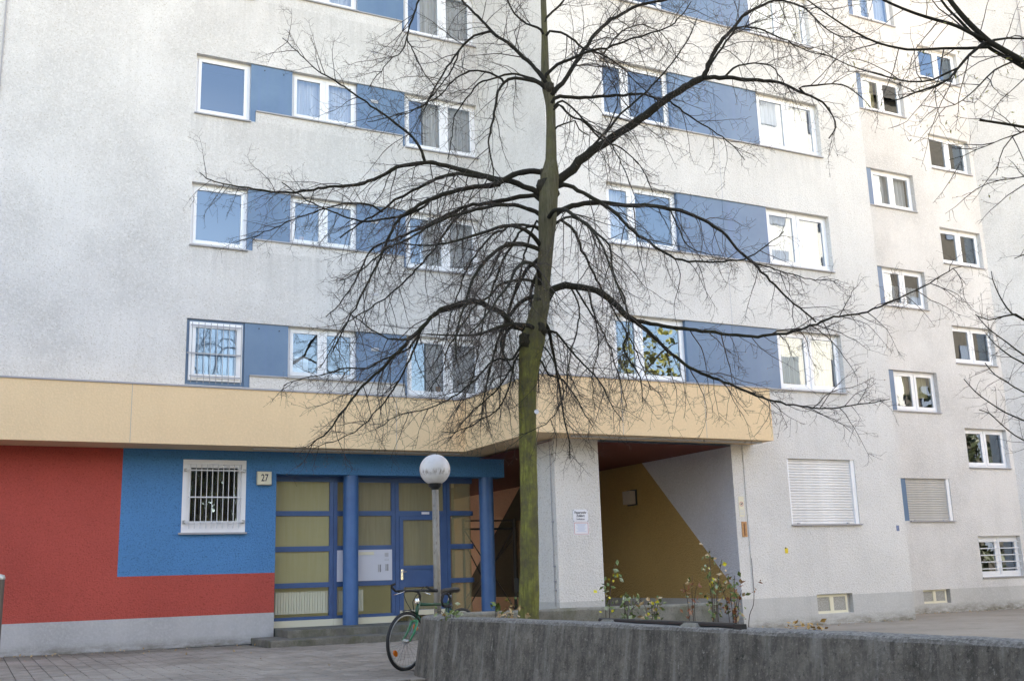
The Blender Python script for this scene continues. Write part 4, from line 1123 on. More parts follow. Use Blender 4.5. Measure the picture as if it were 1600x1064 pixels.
spst = MB(); spst.tube([bp(.795, 0, .77), bp(.835, 0, .885)], .0135, 10); spst.build('seat_post', M['chrome'], t, smooth=True)
sd = MB(); prof = [(.66, .018, 0), (.70, .024, .012), (.78, .035, .014), (.85, .065, .018), (.92, .085, .022), (.945, .07, .015)]
rows = []
for l, hw, dz in prof: rows.append([bp(l, hw * math.cos(a), .905 + dz + .028 * math.sin(a) * (1 if math.sin(a) > 0 else 1.4)) for a in [2 * math.pi * j / 12 for j in range(12)]])
for ra_, rb_ in zip(rows, rows[1:]):
    for j in range(12): sd.quad(ra_[j], ra_[(j + 1) % 12], rb_[(j + 1) % 12], rb_[j])
sd.poly(rows[0][::-1]); sd.poly(rows[-1]); sd.build('saddle', M['saddle'], t, smooth=True)
ck = MB(); ck.tube([bp(.60, -.06, .28), bp(.60, .06, .28)], .022, 10); ck.tube([bp(.60, -.065, .28), bp(.60 + .12, -.075, .16)], .009, 6); ck.tube([bp(.60, .065, .28), bp(.60 - .12, .075, .40)], .009, 6)
ck.build('crank', M['chrome'], t, smooth=True)
for l, w_, h_ in ((.72, -.12, .16), (.48, .12, .40)):
    m = MB(); p = bp(l, w_, h_); m.box(p.x - .05, p.x + .05, p.y - .03, p.y + .03, p.z - .012, p.z + .012); m.build('pedal', M['black_plastic'], t)
# coiled cable lock hanging on the top tube by the post
t2 = thing('bicycle_lock', 'black coiled cable lock looped around bicycle and lamp post', 'lock', tuple(bp(.72, 0, .78)))
lc = MB()
cc = bp(.66, .07, .80)
pts = []
for i in range(90):
    a = 2 * math.pi * i / 24; rr = .085 + .010 * math.sin(i * .9)
    pts.append(cc + bd * rr * math.cos(a) + Vector((0, 0, 1)) * rr * .95 * math.sin(a) + bs * (.006 * (i / 24) - .01))
lc.tube(pts, .0085, 6); lc.build('cable', M['black_rubber'], t2, smooth=True)
m = MB(); m.tube([cc + bd * .05 - Vector((0, 0, .09)), cc + bd * .12 - Vector((0, 0, .07))], .016, 8); m.build('lock_barrel', M['black_plastic'], t2, smooth=True)

# ================================================================== trees
def catmull(pts, step):
    P = [np.array(p, float) for p in pts]
    if len(P) < 3: 
        n = max(2, int(np.linalg.norm(P[-1] - P[0]) / step)); return [P[0] + (P[-1] - P[0]) * i / n for i in range(n + 1)]
    Q = [2 * P[0] - P[1]] + P + [2 * P[-1] - P[-2]]
    out = []
    for i in range(1, len(Q) - 2):
        a, b, c, d = Q[i - 1:i + 3]
        n = max(1, int(np.linalg.norm(c - b) / step))
        for k in range(n):
            u = k / n
            out.append(.5 * ((2 * b) + (c - a) * u + (2 * a - 5 * b + 4 * c - d) * u * u + (3 * b - a - 3 * c + d) * u ** 3))
    out.append(P[-1])
    return out
def unit(v):
    n = math.sqrt(v[0] * v[0] + v[1] * v[1] + v[2] * v[2]); return v / n if n > 1e-9 else v
class Twigs:
    """many thin tapered tubes, built in batches"""
    def __init__(self): self.by = {}; self.tips = []
    def add(self, pts, r0, r1, k=3): self.by.setdefault((len(pts), k), []).append((np.array(pts), r0, r1))
    def build(self, name, mat, parent, kind='stuff'):
        V, Fc, base = [], [], 0
        for (n, k), L in self.by.items():
            P = np.stack([l[0] for l in L]); B = len(L)
            T = np.empty_like(P); T[:, 1:-1] = P[:, 2:] - P[:, :-2]; T[:, 0] = P[:, 1] - P[:, 0]; T[:, -1] = P[:, -1] - P[:, -2]
            T /= np.linalg.norm(T, axis=2, keepdims=True) + 1e-9
            ref = rng.normal(size=(B, 1, 3)); U = np.cross(T, ref); U /= np.linalg.norm(U, axis=2, keepdims=True) + 1e-9
            W = np.cross(T, U)
            r = np.array([[l[1] + (l[2] - l[1]) * i / (n - 1) for i in range(n)] for l in L])
            ang = np.arange(k) * 2 * math.pi / k
            v = P[:, :, None, :] + r[:, :, None, None] * (U[:, :, None, :] * np.cos(ang)[None, None, :, None] + W[:, :, None, :] * np.sin(ang)[None, None, :, None])
            V.append(v.reshape(-1, 3))
            idx = base + np.arange(B * n * k).reshape(B, n, k)
            a = idx[:, :-1, :]; b = np.roll(idx, -1, axis=2)[:, :-1, :]; c = np.roll(idx, -1, axis=2)[:, 1:, :]; d = idx[:, 1:, :]
            Fc.append(np.stack([a, b, c, d], -1).reshape(-1, 4)); base += B * n * k
        V = np.concatenate(V); Fc = np.concatenate(Fc)
        off = np.array(ORG.get(parent.name, (0, 0, 0)))
        me = bpy.data.meshes.new(name)
        me.vertices.add(len(V)); me.vertices.foreach_set('co', (V - off).astype(np.float32).ravel())
        me.loops.add(Fc.size); me.loops.foreach_set('vertex_index', Fc.astype(np.int32).ravel())
        me.polygons.add(len(Fc)); me.polygons.foreach_set('loop_start', np.arange(0, Fc.size, 4, dtype=np.int32)); 
        me.polygons.foreach_set('use_smooth', np.ones(len(Fc), bool))
        me.update(calc_edges=True); me.materials.append(mat)
        o = bpy.data.objects.new(name, me); col.objects.link(o); o.parent = parent; ORG[o.name] = tuple(off)
        if kind: o['kind'] = kind
        return o
def leaf_cloud(name, pts, size, mat, parent, kind='stuff', aspect=.5, off_named=None):
    """leaf-sized folded quads at the given points"""
    n = len(pts); P = np.array(pts)
    d = rng.normal(size=(n, 3)); d[:, 2] -= .2; d /= np.linalg.norm(d, axis=1, keepdims=True)
    s = np.cross(d, rng.normal(size=(n, 3))); s /= np.linalg.norm(s, axis=1, keepdims=True)
    nn = np.cross(d, s)
    sz = size * rng.uniform(.6, 1.3, size=(n, 1))
    a = P; b = P + d * sz * .5 + s * sz * aspect * .5 + nn * sz * .08; c = P + d * sz; e = P + d * sz * .5 - s * sz * aspect * .5 + nn * sz * .08
    V = np.stack([a, b, c, e], 1).reshape(-1, 3) - np.array(ORG.get(parent.name, (0, 0, 0)))
    F = [(4 * i, 4 * i + 1, 4 * i + 2) for i in range(n)] + [(4 * i, 4 * i + 2, 4 * i + 3) for i in range(n)]
    me = bpy.data.meshes.new(name); me.from_pydata([tuple(v) for v in V], [], F); me.materials.append(mat); me.update()
    o = bpy.data.objects.new(name, me); col.objects.link(o); o.parent = parent; ORG[o.name] = ORG.get(parent.name, (0, 0, 0))
    if kind: o['kind'] = kind
    return o

def shoot(p, d, L, n, jit, droop, curl):
    """a thin bent shoot: falls with gravity, its tip turning up again"""
    pts = [p]; st = L / n
    for i in range(n):
        q = i / n
        g_ = -droop * (1 - q) + curl * q * q
        d = unit(d + rng.normal(size=3) * jit + np.array([0, 0, g_]))
        p = p + d * st; pts.append(p)
    return pts
def side_dir(tan, ang, flat=0.0):
    u = rng.normal(size=3); u[2] *= (1 - flat); u = u - tan * float(u @ tan); u = unit(u)
    return unit(tan * math.cos(ang) + u * math.sin(ang))
def arclen(pts):
    s = [0.0]
    for a, b in zip(pts, pts[1:]): s.append(s[-1] + float(np.linalg.norm(np.asarray(b) - np.asarray(a))))
    return s
def clothe(T, limb, r_tip, sec_gap, sec_len, droop, gap3=.075, start=.12, scale=1.0, minz=1.7, thick=1.0, lowz=3.6):
    """side branches, twigs and buds along a limb (points every few centimetres)"""
    s = arclen(limb); total = s[-1]; pos = total * start
    while pos < total:
        i = min(len(limb) - 2, int(np.searchsorted(s, pos))); p = np.asarray(limb[i]); tan = unit(np.asarray(limb[i + 1]) - p)
        rem = 1 - pos / total
        L = sec_len * rng.uniform(.35, 1.15) * (.45 + .75 * rem)
        d = side_dir(tan, R(rng.uniform(35, 72)))
        if p[2] < lowz + 2.5: d = unit(d + np.array([0, 0, -.25]))
        n = max(4, int(L / .10))
        dr = droop * rng.uniform(.3, 1.3)
        br = shoot(p, d, L, n, .13, dr, dr * .9)
        r0 = thick * (.0028 + .0056 * min(1.0, L / 1.2)); T.add(br, r0, thick * .0017, 4)
        twiglets(T, br, gap3, scale, thick, droop)
        pos += sec_gap * rng.uniform(.5, 1.5)
    T.tips.append(np.asarray(limb[-1]))
def twiglets(T, br, gap3, scale, thick, droop):
    sb = arclen(br); tot = sb[-1]; q = gap3 * rng.uniform(.3, 1.5); side = 1
    while q < tot:
        j = min(len(br) - 2, int(np.searchsorted(sb, q))); pj = np.asarray(br[j]); pj = pj + (np.asarray(br[j + 1]) - pj) * rng.uniform(0, 1)
        tj = unit(np.asarray(br[j + 1]) - np.asarray(br[j]))
        L3 = scale * rng.uniform(.05, .36) * (.5 + .6 * (1 - q / tot))
        tw = shoot(pj, side_dir(tj, R(rng.uniform(40, 75))), L3, max(3, int(L3 / .05)), .20, droop * .35, .10)
        T.add(tw, thick * .0021, thick * .0013, 3); T.tips.append(np.asarray(tw[-1]))
        if L3 > .13:
            for _ in range(int(L3 / .07)):
                jj = rng.integers(0, len(tw) - 1); t4 = unit(np.asarray(tw[jj + 1]) - np.asarray(tw[jj])); L4 = rng.uniform(.03, .13) * scale
                tq = shoot(np.asarray(tw[jj]) + (np.asarray(tw[jj + 1]) - np.asarray(tw[jj])) * rng.uniform(0, 1), side_dir(t4, R(rng.uniform(40, 80))), L4, 3, .2, 0, .1)
                T.add(tq, thick * .0016, thick * .0012, 3); T.tips.append(np.asarray(tq[-1]))
        q += gap3 * rng.uniform(.5, 1.5)

# ---- the bare lime tree standing in the planter
TD = 12.95
base = at(825, 966, TD)
lime = thing('bare_tree', 'bare lime tree with mossy trunk and drooping black branches in the planter', 'tree', (base[0], base[1], -.8))
def px_r(px, dh): return px * .5 * dh * 1.02 / F_PX
trunk_px = [(822, 1010, 46), (824, 985, 41), (825.5, 968, 38), (827, 900, 33), (827, 800, 31), (825, 700, 31), (824, 620, 32), (826, 580, 36), (829, 552, 42), (833, 528, 46), (839, 500, 36), (846, 470, 31), (848, 440, 28), (852, 400, 27), (855, 350, 33), (857, 310, 36), (859, 278, 36), (861, 250, 22), (861, 200, 18), (860, 165, 19), (857, 140, 24), (852, 118, 17), (851, 60, 12.5), (849, 0, 11), (846, -60, 9), (846, -160, 6)]
tp = [at(x, y, TD + .05 * math.sin(y * .013)) for x, y, w_ in trunk_px]; tr = [px_r(w_ * .86, TD) for _, _, w_ in trunk_px]
sm = catmull(tp, .06); s1 = arclen(tp); s2 = arclen(sm)
rr = np.interp(np.array(s2) * s1[-1] / s2[-1], s1, tr)
m = MB(); m.tube([tuple(p) for p in sm], [float(r) * (1 + .018 * math.sin(i * .7) + .012 * rnd.uniform(-1, 1)) for i, r in enumerate(rr)], 20)
m.build('trunk', M['trunk'], lime, smooth=True)
for (x, y, rad, dd) in ((822, 533, .12, -.05), (838, 540, .10, .02), (843, 515, .11, -.04), (857, 275, .13, -.02), (862, 300, .12, .04), (850, 290, .11, -.06), (857, 338, .11, .0), (858, 138, .09, 0), (845, 468, .08, -.05)):
    burl = MB(); c = at(x, y, TD + dd); n0 = 0
    rad *= .8
    burl.lathe(tuple(c), [(max(.001, rad * math.cos(R(a)) * (1 + .15 * math.sin(a * .2))), rad * 1.15 * math.sin(R(a))) for a in range(-90, 91, 18)], 12)
    for i in range(n0, len(burl.v)):
        v = Vector(burl.v[i]); c_ = Vector(c); k = 1 + .22 * math.sin(v.x * 31 + v.z * 23) * math.cos(v.y * 27); burl.v[i] = tuple(c_ + (v - c_) * k)
    burl.build('burr', M['burr'], lime, smooth=True)
m = MB(); c = at(838.5, 643, TD - .135); m.lathe((0, 0, 0), [(.0005, 0), (.028, 0), (.03, -.008)], 12)
fw = Vector((-FH[0], -FH[1], 0)); q_ = fw.to_track_quat('Z', 'Y'); m.v = [tuple(q_ @ Vector(v) + Vector(c)) for v in m.v]; m.build('tree_tag', M['paper'], lime)

LIMBS = [  # (traced course in the photograph, start width px, end width px, metres of depth gained per metre across)
 ([(841,301),(820,292),(798,283),(772,279),(734,269),(696,260),(664,254),(640,258),(620,262),(592,277),(567,287),(540,291),(505,294),(455,301),(405,297),(367,291),(330,282),(312,270)],13,2.0,.25),
 ([(850,270),(835,267),(809,271),(787,281),(772,289),(734,294),(708,300),(670,313),(640,331),(616,353),(594,403),(576,439),(558,474),(537,514),(520,550)],13,2,-.45),
 ([(780,283),(708,272),(655,294),(616,313),(594,330),(560,352),(530,372)],10,3,.5),
 ([(845,313),(835,306),(813,307),(790,313),(764,318),(730,322),(691,340),(666,353),(623,371),(583,388),(566,417),(551,446),(530,475),(508,495)],11,2,.7),
 ([(780,290),(726,296),(683,306),(655,328),(616,340),(573,346),(537,338),(508,326),(480,313),(455,296),(440,285)],8,2,-.25),
 ([(598,332),(583,322),(551,317),(508,326),(458,344),(423,360),(394,372),(370,378)],5,1.6,-.3),
 ([(837,331),(813,323),(783,320),(753,326),(715,335),(678,350),(640,372),(600,392),(560,425),(530,440)],10,2,-.7),
 ([(728,326),(701,356),(673,396),(637,435),(601,467),(566,489),(537,510),(512,556),(500,575)],6,1.6,.3),
 ([(828,514),(805,510),(783,489),(764,480),(741,469),(715,476),(689,484),(674,497),(659,512),(640,531),(616,556),(594,578),(573,596),(555,617),(530,650),(505,680),(482,698)],14,2.2,-.35),
 ([(741,469),(700,486),(680,489),(655,520),(637,545),(600,560),(575,575),(540,575),(505,585),(470,592),(440,602)],7,1.5,.3),
 ([(805,510),(790,520),(782,540),(790,560),(800,575),(806,600)],8,2,-.8),
 ([(834,440),(805,439),(779,446),(764,463),(741,480),(720,510),(700,545),(690,580),(670,610)],7,1.6,-.6),
 ([(834,384),(809,380),(790,380),(779,399),(764,433),(741,463),(725,500),(715,540)],6,1.6,.8),
 ([(840,355),(815,360),(790,400),(770,450),(755,500),(745,560),(735,600),(715,640)],6,1.5,-.9),
 ([(838,345),(822,390),(812,430),(800,470),(790,500),(785,540),(770,590),(755,640)],5,1.5,1.2),
 ([(664,253),(655,230),(632,204),(600,180),(560,152),(525,127),(495,110),(470,87),(442,60)],7,1.6,-.15),
 ([(877,279),(895,264),(918,241),(948,221),(978,202),(996,189),(1037,159),(1070,137),(1098,122)],20,14,.2),
 ([(1098,122),(1110,95),(1125,67),(1142,50),(1160,27),(1185,12),(1210,2),(1240,6),(1265,20),(1287,42),(1312,56),(1350,59)],11,1.8,.3),
 ([(1103,118),(1112,98),(1128,76),(1139,60),(1150,45),(1165,42),(1190,48),(1230,64),(1262,80),(1290,88)],6,1.6,-.5),
 ([(1098,122),(1134,122),(1175,125),(1202,127),(1230,134),(1257,147),(1285,160),(1301,181),(1306,200),(1296,217)],11,2.5,-.2),
 ([(1134,119),(1147,107),(1169,101),(1197,101),(1211,109),(1225,130),(1240,150)],5,1.5,.4),
 ([(1249,138),(1277,133),(1307,131),(1326,138),(1345,152),(1360,170)],5,1.5,.2),
 ([(865,155),(875,151),(900,153),(941,151),(982,149),(1010,149),(1032,155),(1046,159),(1076,181),(1098,195),(1128,214),(1150,235),(1165,250)],9,1.6,.5),
 ([(880,288),(911,301),(937,316),(959,331),(989,362),(1016,380),(1046,399),(1076,408),(1100,410),(1150,407),(1171,401),(1196,385),(1225,362)],10,1.8,-.5),
 ([(875,331),(895,322),(933,317),(978,321),(1016,322),(1046,326),(1072,333),(1100,345),(1128,362),(1153,389),(1178,412),(1203,438),(1232,467),(1257,488),(1275,503)],12,3.5,.35),
 ([(1178,412),(1210,420),(1240,430),(1275,438),(1310,438)],4,1.4,.2),
 ([(856,467),(865,452),(884,446),(918,450),(940,459),(959,472),(978,493),(993,502)],16,12,-.3),
 ([(993,502),(1016,504),(1050,512),(1096,517),(1150,524),(1203,524),(1239,517),(1275,506),(1311,494),(1340,490),(1385,475),(1440,450),(1470,430),(1502,416)],9,1.8,-.25),
 ([(989,500),(1018,524),(1050,553),(1078,574),(1114,590),(1157,608),(1200,624),(1250,635),(1300,638),(1340,632),(1392,624)],9,1.6,.15),
 ([(877,345),(899,365),(914,399),(929,429),(940,452),(962,490),(985,530),(1005,575),(1018,610)],7,1.6,.7),
 ([(884,341),(911,345),(937,369),(952,384),(959,425),(978,474),(982,519),(975,560),(985,600)],6,1.5,-.7),
 ([(899,450),(918,482),(944,523),(959,561),(970,600),(980,640)],5,1.5,.6),
 ([(850,519),(869,519),(888,542),(918,576),(940,600),(960,640),(975,660)],6,1.5,-.6),
 ([(982,519),(975,545),(985,565),(1000,590),(1005,630)],5,1.5,-.4),
 ([(850,124),(830,101),(799,73),(770,50),(741,22),(721,0),(700,-25)],10,4,.3),
 ([(764,50),(741,57),(718,78),(704,98),(687,124),(672,155),(649,172),(609,184),(575,190)],6,1.6,.2),
 ([(718,78),(708,105),(695,125),(672,155),(655,185),(640,215)],4,1.4,-.4),
 ([(845,132),(827,125),(804,122),(787,129),(776,152),(773,178),(764,216),(770,267),(775,300)],8,2,-.6),
 ([(839,126),(799,116),(770,124),(747,132),(724,161),(710,184),(707,213),(700,250)],6,1.6,.6),
 ([(784,124),(758,112),(735,112),(712,124),(684,152),(655,168),(620,180)],5,1.5,-.4),
 ([(868,141),(885,121),(908,86),(925,60),(948,37),(971,23),(997,9),(1040,0),(1090,-20)],11,5,.5),
 ([(853,118),(871,101),(899,89),(922,80),(957,72),(1000,57),(1037,47),(1060,30),(1080,5)],8,2,-.6),
 ([(859,49),(885,55),(911,75),(942,86),(971,106),(1000,135),(1030,160)],6,1.6,.3),
 ([(853,29),(876,6),(890,-12),(910,-40)],6,3,.2),
 ([(845,47),(822,37),(804,23),(793,0),(780,-30)],6,2,-.4),
 ([(873,164),(891,181),(914,193),(937,216),(971,232),(1000,260),(1020,300)],6,1.6,.7),
 ([(879,157),(899,175),(922,198),(948,218),(968,250),(985,290)],5,1.6,-.8),
 ([(922,233),(942,213),(971,178),(1000,152),(1037,115),(1065,79),(1076,60),(1090,30)],6,2.2,-.35),
 ([(942,86),(960,60),(980,45),(1010,40),(1040,60),(1060,95)],4,1.5,.4),
 ([(806,560),(797,599),(781,636),(754,655),(720,672),(690,676)],4,1.4,-.3),
 ([(815,545),(790,590),(765,620),(740,640),(720,665),(700,690)],5,1.5,.5),
 ([(841,560),(859,585),(880,594),(905,630),(925,665)],5,1.4,-.2),
 ([(848,540),(870,575),(880,620),(860,655),(835,672),(810,680)],4,1.3,-.4),
 ([(940,213),(955,190),(965,150),(950,120),(935,110)],3.5,1.4,.3),
 ([(893,452),(905,480),(900,520),(890,560),(885,600),(870,640)],4,1.3,-.6),
 ([(918,450),(930,500),(935,545),(925,590),(930,640)],4,1.3,.5),
 ([(865,205),(880,195),(898,190),(905,202),(920,212)],4.5,2,.2),
 ([(1046,326),(1062,360),(1075,385),(1100,395),(1130,400)],3.5,1.3,-.4),
 ([(659,-10),(647,22),(636,57),(642,73),(660,110),(690,150)],5,1.4,.2),
 ([(636,57),(628,81),(600,105),(575,140)],3.5,1.3,-.2),
 ([(843,360),(825,352),(800,352),(770,368),(742,400),(722,440),(705,490),(695,540),(668,585)],6,1.5,.4),
 ([(838,520),(815,540),(800,560),(770,565),(735,600),(700,625),(660,640),(620,650),(590,668)],6,1.5,-.5),
 ([(660,512),(640,560),(620,600),(590,640),(560,670),(520,690),(490,700)],5,1.4,.2),
 ([(640,531),(615,530),(590,520),(560,500),(530,480)],4,1.3,.4),
]
T = Twigs()
JOIN = []                                            # pixels and depths of what is already grown, to root limbs on it
TX = [(x, y, w_) for x, y, w_ in trunk_px]
def root_of(x, y):
    tw = np.interp(-y, [-q[1] for q in TX], [q[2] for q in TX]); tx = np.interp(-y, [-q[1] for q in TX], [q[0] for q in TX])
    if abs(x - tx) < tw * .5 + 22:
        yy = y + 6 + .25 * abs(x - tx)
        return (float(np.interp(-yy, [-q[1] for q in TX], [q[0] for q in TX])) * .75 + x * .25, yy, TD)
    best = min(JOIN, key=lambda q: (q[0] - x) ** 2 + (q[1] - y) ** 2) if JOIN else None
    return best if best and math.hypot(best[0] - x, best[1] - y) < 22 else None
for course, w0, w1, slope in LIMBS:
    rt = root_of(*course[0]); d0 = rt[2] if rt else TD
    x0 = course[0][0]; pts = []
    lat = 0.0
    for i, (x, y) in enumerate(course):
        if i: lat += math.hypot(x - course[i - 1][0], y - course[i - 1][1]) * TD / F_PX
        # a limb leaving another limb starts at that limb's own depth only roughly; the bark covers the join
        dd = d0 + slope * .55 * lat
        pts.append(at(x, y, dd)); JOIN.append((x, y, dd))
    if rt and math.hypot(rt[0] - course[0][0], rt[1] - course[0][1]) > 3: pts.insert(0, at(*rt))
    sm = catmull(pts, .07)
    sm = [p + rng.normal(size=3) * .006 * (0 if i < 2 else 1) for i, p in enumerate(sm)]
    r0, r1 = px_r(w0 * .78, TD), px_r(w1 * .80, TD)
    n = len(sm)
    m = MB(); m.tube([tuple(p) for p in sm], [(r0 + (r1 - r0) * (i / (n - 1)) ** .8) * (1 + .09 * rnd.uniform(-1, 1)) for i in range(n)], 8)
    m.build('branch', M['limb'], lime, smooth=True)
    L = arclen(sm)[-1]; zmid = sm[n // 2][2]
    clothe(T, sm, r1, (.066 if zmid > 6.5 else .108), min(1.25, (.48 if zmid > 6.5 else .40) + .22 * L), .17 if zmid < 6 else .11, start=.16)
# limbs growing mostly towards and away from the viewer
for i in range(10):
    y0 = rng.uniform(120, 520); xk = np.interp(y0, [120, 300, 520], [852, 858, 838])
    p = at(xk, y0, TD); sgn = 1 if i % 2 else -1
    d = unit(FH * sgn + np.array([CM[0][0], CM[0][1], 0]) * rng.uniform(-.75, .75) + np.array([0, 0, rng.uniform(.1, .6)]))
    br = shoot(p, d, rng.uniform(2.2, 3.4), 30, .05, .075, .06)
    m = MB(); n = len(br); m.tube([tuple(q) for q in br], [(.032 + (.007 - .032) * (j / (n - 1)) ** .8) for j in range(n)], 7); m.build('branch', M['limb'], lime, smooth=True)
    clothe(T, br, .007, .085, .95, .17, start=.2)
T.build('twigs', M['twig'], lime)
tips = [p for p in T.tips if p[2] > 1.2]
leaf_cloud('buds', tips, .011, M['bud'], lime, aspect=.7)

# ---- a second tree, its trunk outside the picture, leans its budding limbs in at the upper right
D2 = 9.0
t2b = at(1890, 600, D2)
big = thing('budding_tree', 'dark limb and twigs with first buds reaching over the recessed wing', 'tree', (t2b[0], t2b[1], ground_z(t2b[0])))
L2 = [
 ([(1900,1200),(1895,900),(1888,620),(1875,430),(1840,290),(1760,205),(1690,150),(1640,120),(1600,97),(1565,77),(1546,66),(1527,49),(1508,30),(1489,7),(1470,-20)],70,11,0,'trunk'),
 ([(1640,126),(1600,106),(1578,93),(1550,78),(1518,52),(1499,32),(1480,13),(1465,-8)],10,5,.2,'branch'),
 ([(1537,62),(1497,42),(1483,37),(1447,27),(1413,15),(1379,0),(1350,-14)],9,5,-.2,'branch'),
 ([(1543,74),(1511,76),(1475,76),(1440,78),(1418,78),(1373,68),(1337,51),(1300,28),(1265,3),(1240,-15)],7,3,.3,'branch'),
 ([(1537,68),(1514,87),(1497,107),(1483,124),(1463,134),(1430,145),(1407,155),(1385,160)],8,2.5,-.4,'branch'),
 ([(1497,107),(1483,113),(1458,125),(1421,128),(1370,116),(1328,103),(1300,90),(1270,80)],5,1.8,.4,'branch'),
 ([(1546,66),(1554,63),(1575,60),(1600,61),(1640,55)],6,3,.4,'branch'),
 ([(1582,97),(1554,110),(1531,133),(1514,149),(1492,164),(1463,169),(1440,165)],4,1.5,-.3,'branch'),
 ([(1840,290),(1760,245),(1690,220),(1640,207),(1600,199),(1565,193),(1531,188)],11,5.5,-.4,'branch'),
 ([(1600,205),(1582,214),(1568,232),(1562,248),(1557,274)],3,1.4,.2,'branch'),
 ([(1610,200),(1595,208),(1568,217),(1540,229),(1526,234),(1505,244),(1483,250)],3,1.4,-.2,'branch'),
 ([(1690,220),(1640,262),(1600,276),(1562,282),(1535,282)],5,1.5,.1,'branch'),
]
T2 = Twigs()
for course, w0, w1, slope, nm in L2:
    lat = 0; pts = []
    for i, (x, y) in enumerate(course):
        if i: lat += math.hypot(x - course[i - 1][0], y - course[i - 1][1]) * D2 / F_PX
        pts.append(at(x, y, D2 + slope * .5 * lat))
    sm = catmull(pts, .08); n = len(sm); r0, r1 = px_r(w0 * .78, D2), px_r(w1 * .72, D2)
    m = MB(); m.tube([tuple(p) for p in sm], [(r0 + (r1 - r0) * (i / (n - 1)) ** (.45 if nm == 'trunk' else .8)) * (1 + .05 * rnd.uniform(-1, 1)) for i in range(n)], 12 if nm == 'trunk' else 8)
    m.build(nm, M['limb'], big, smooth=True)
    clothe(T2, sm, r1, .16, .85, .05, gap3=.10, start=.5 if nm == 'trunk' else .1, scale=.8, thick=.95)
T2.build('twigs', M['twig'], big)
tp2 = [p for p in T2.tips if rng.random() < .16]
leaf_cloud('young_leaves', tp2, .042, M['leaf_spring'], big, aspect=.32)
leaf_cloud('buds', T2.tips, .013, M['bud'], big, aspect=.6)

# ---- a third, smaller tree at the right edge
D3 = 15.5
t3b = at(1745, 900, D3)
sml = thing('slender_tree', 'fine bare twigs of a young tree beside the stair windows', 'tree', (t3b[0], t3b[1], ground_z(t3b[0])))
L3 = [
 ([(1750,960),(1745,800),(1738,640),(1730,500),(1722,380),(1716,250)],16,5,0,'trunk'),
 ([(1730,560),(1670,530),(1630,512),(1600,500),(1581,490),(1566,470),(1556,450),(1551,437),(1549,424)],6,1.4,.2,'branch'),
 ([(1600,500),(1587,491),(1569,494),(1545,500),(1524,492)],3.5,1.3,-.2,'branch'),
 ([(1733,610),(1680,590),(1630,570),(1600,555),(1572,534),(1545,514),(1527,494)],5,1.4,.1,'branch'),
 ([(1640,580),(1600,568),(1581,558),(1554,537),(1540,520)],3.5,1.3,.3,'branch'),
 ([(1736,660),(1670,640),(1600,613),(1575,598),(1554,585),(1539,567)],5,1.4,-.3,'branch'),
 ([(1740,710),(1670,690),(1600,657),(1572,645),(1545,628),(1524,612),(1506,592)],5,1.5,.2,'branch'),
 ([(1740,740),(1660,715),(1600,688),(1575,672),(1545,645),(1530,640)],4.5,1.4,-.1,'branch'),
 ([(1725,420),(1670,400),(1630,400),(1600,398),(1585,404)],4,1.4,.2,'branch'),
]
T3 = Twigs()
for course, w0, w1, slope, nm in L3:
    lat = 0; pts = []
    for i, (x, y) in enumerate(course):
        if i: lat += math.hypot(x - course[i - 1][0], y - course[i - 1][1]) * D3 / F_PX
        pts.append(at(x, y, D3 + slope * lat))
    sm = catmull(pts, .10); n = len(sm); r0, r1 = px_r(w0, D3), px_r(w1, D3)
    m = MB(); m.tube([tuple(p) for p in sm], [(r0 + (r1 - r0) * (i / (n - 1)) ** .8) for i in range(n)], 8); m.build(nm, M['limb'], sml, smooth=True)
    if nm == 'branch': clothe(T3, sm, r1, .10, .55, .0, gap3=.10, start=.2, scale=.8, thick=.95)
T3.build('twigs', M['twig'], sml)

# ================================================================== plants in the planter
def plant(name, label, cat, x, ytop, ybot, dh, width_px, leaves, stems=5, leaf=.05, group=None):
    """upright shrub: stems from one root with leaf sprays; leaves = [(material, count)]"""
    root = at(x, ybot, dh); k = dh * 1.02 / F_PX
    t = thing(name, label, cat, (root[0], root[1], min(root[2], -.8)), group)
    H = (ybot - ytop) * k; W = width_px * k * .5
    m = MB(); ends = []
    for i in range(stems):
        a = rng.uniform(0, 2 * math.pi); rr_ = W * rng.uniform(.15, 1.0); h = H * rng.uniform(.55, 1.0)
        if i == 0: h = H
        p0 = np.array([root[0] + .03 * math.cos(a), root[1] + .03 * math.sin(a), -.82]); p1 = root + np.array([rr_ * .5 * math.cos(a), rr_ * .5 * math.sin(a), h * .5]); p2 = root + np.array([rr_ * math.cos(a), rr_ * math.sin(a), h])
        c = catmull([p0, p1, p2], .03); m.tube([tuple(q) for q in c], [.0055 - .003 * j / len(c) for j in range(len(c))], 5); ends += [q for q in c if q[2] > root[2] + H * .18]
    m.build('stems', M['stem'], t, smooth=True)
    for mat, cnt in leaves:
        P = [ends[rng.integers(0, len(ends))] + rng.normal(size=3) * np.array([.035, .035, .025]) for _ in range(cnt)]
        leaf_cloud('leaves' if mat != 'flower' else 'blossoms', P, leaf * 1.15 * (1 if mat != 'flower' else .7), M[mat], t, aspect=.55 if mat != 'flower' else .9)
    return t
plant('shrub', 'slim shrub with yellow blossoms against the pillar edge', 'shrub', 946, 888, 965, 11.4, 40, [('leaf_green', 21), ('flower', 11), ('leaf_pale', 7)], 3, .055)
plant('shrub', 'low green shrub with pale leaf tips behind the steel rail', 'shrub', 975, 930, 972, 11.0, 80, [('leaf_green', 33), ('leaf_pale', 21), ('flower', 4)], 6, .055)
plant('shrub', 'low yellow and tan leaved shrub before the ochre passage', 'shrub', 1022, 938, 975, 10.6, 70, [('leaf_green', 25), ('leaf_tan', 24), ('flower', 8)], 6, .05)
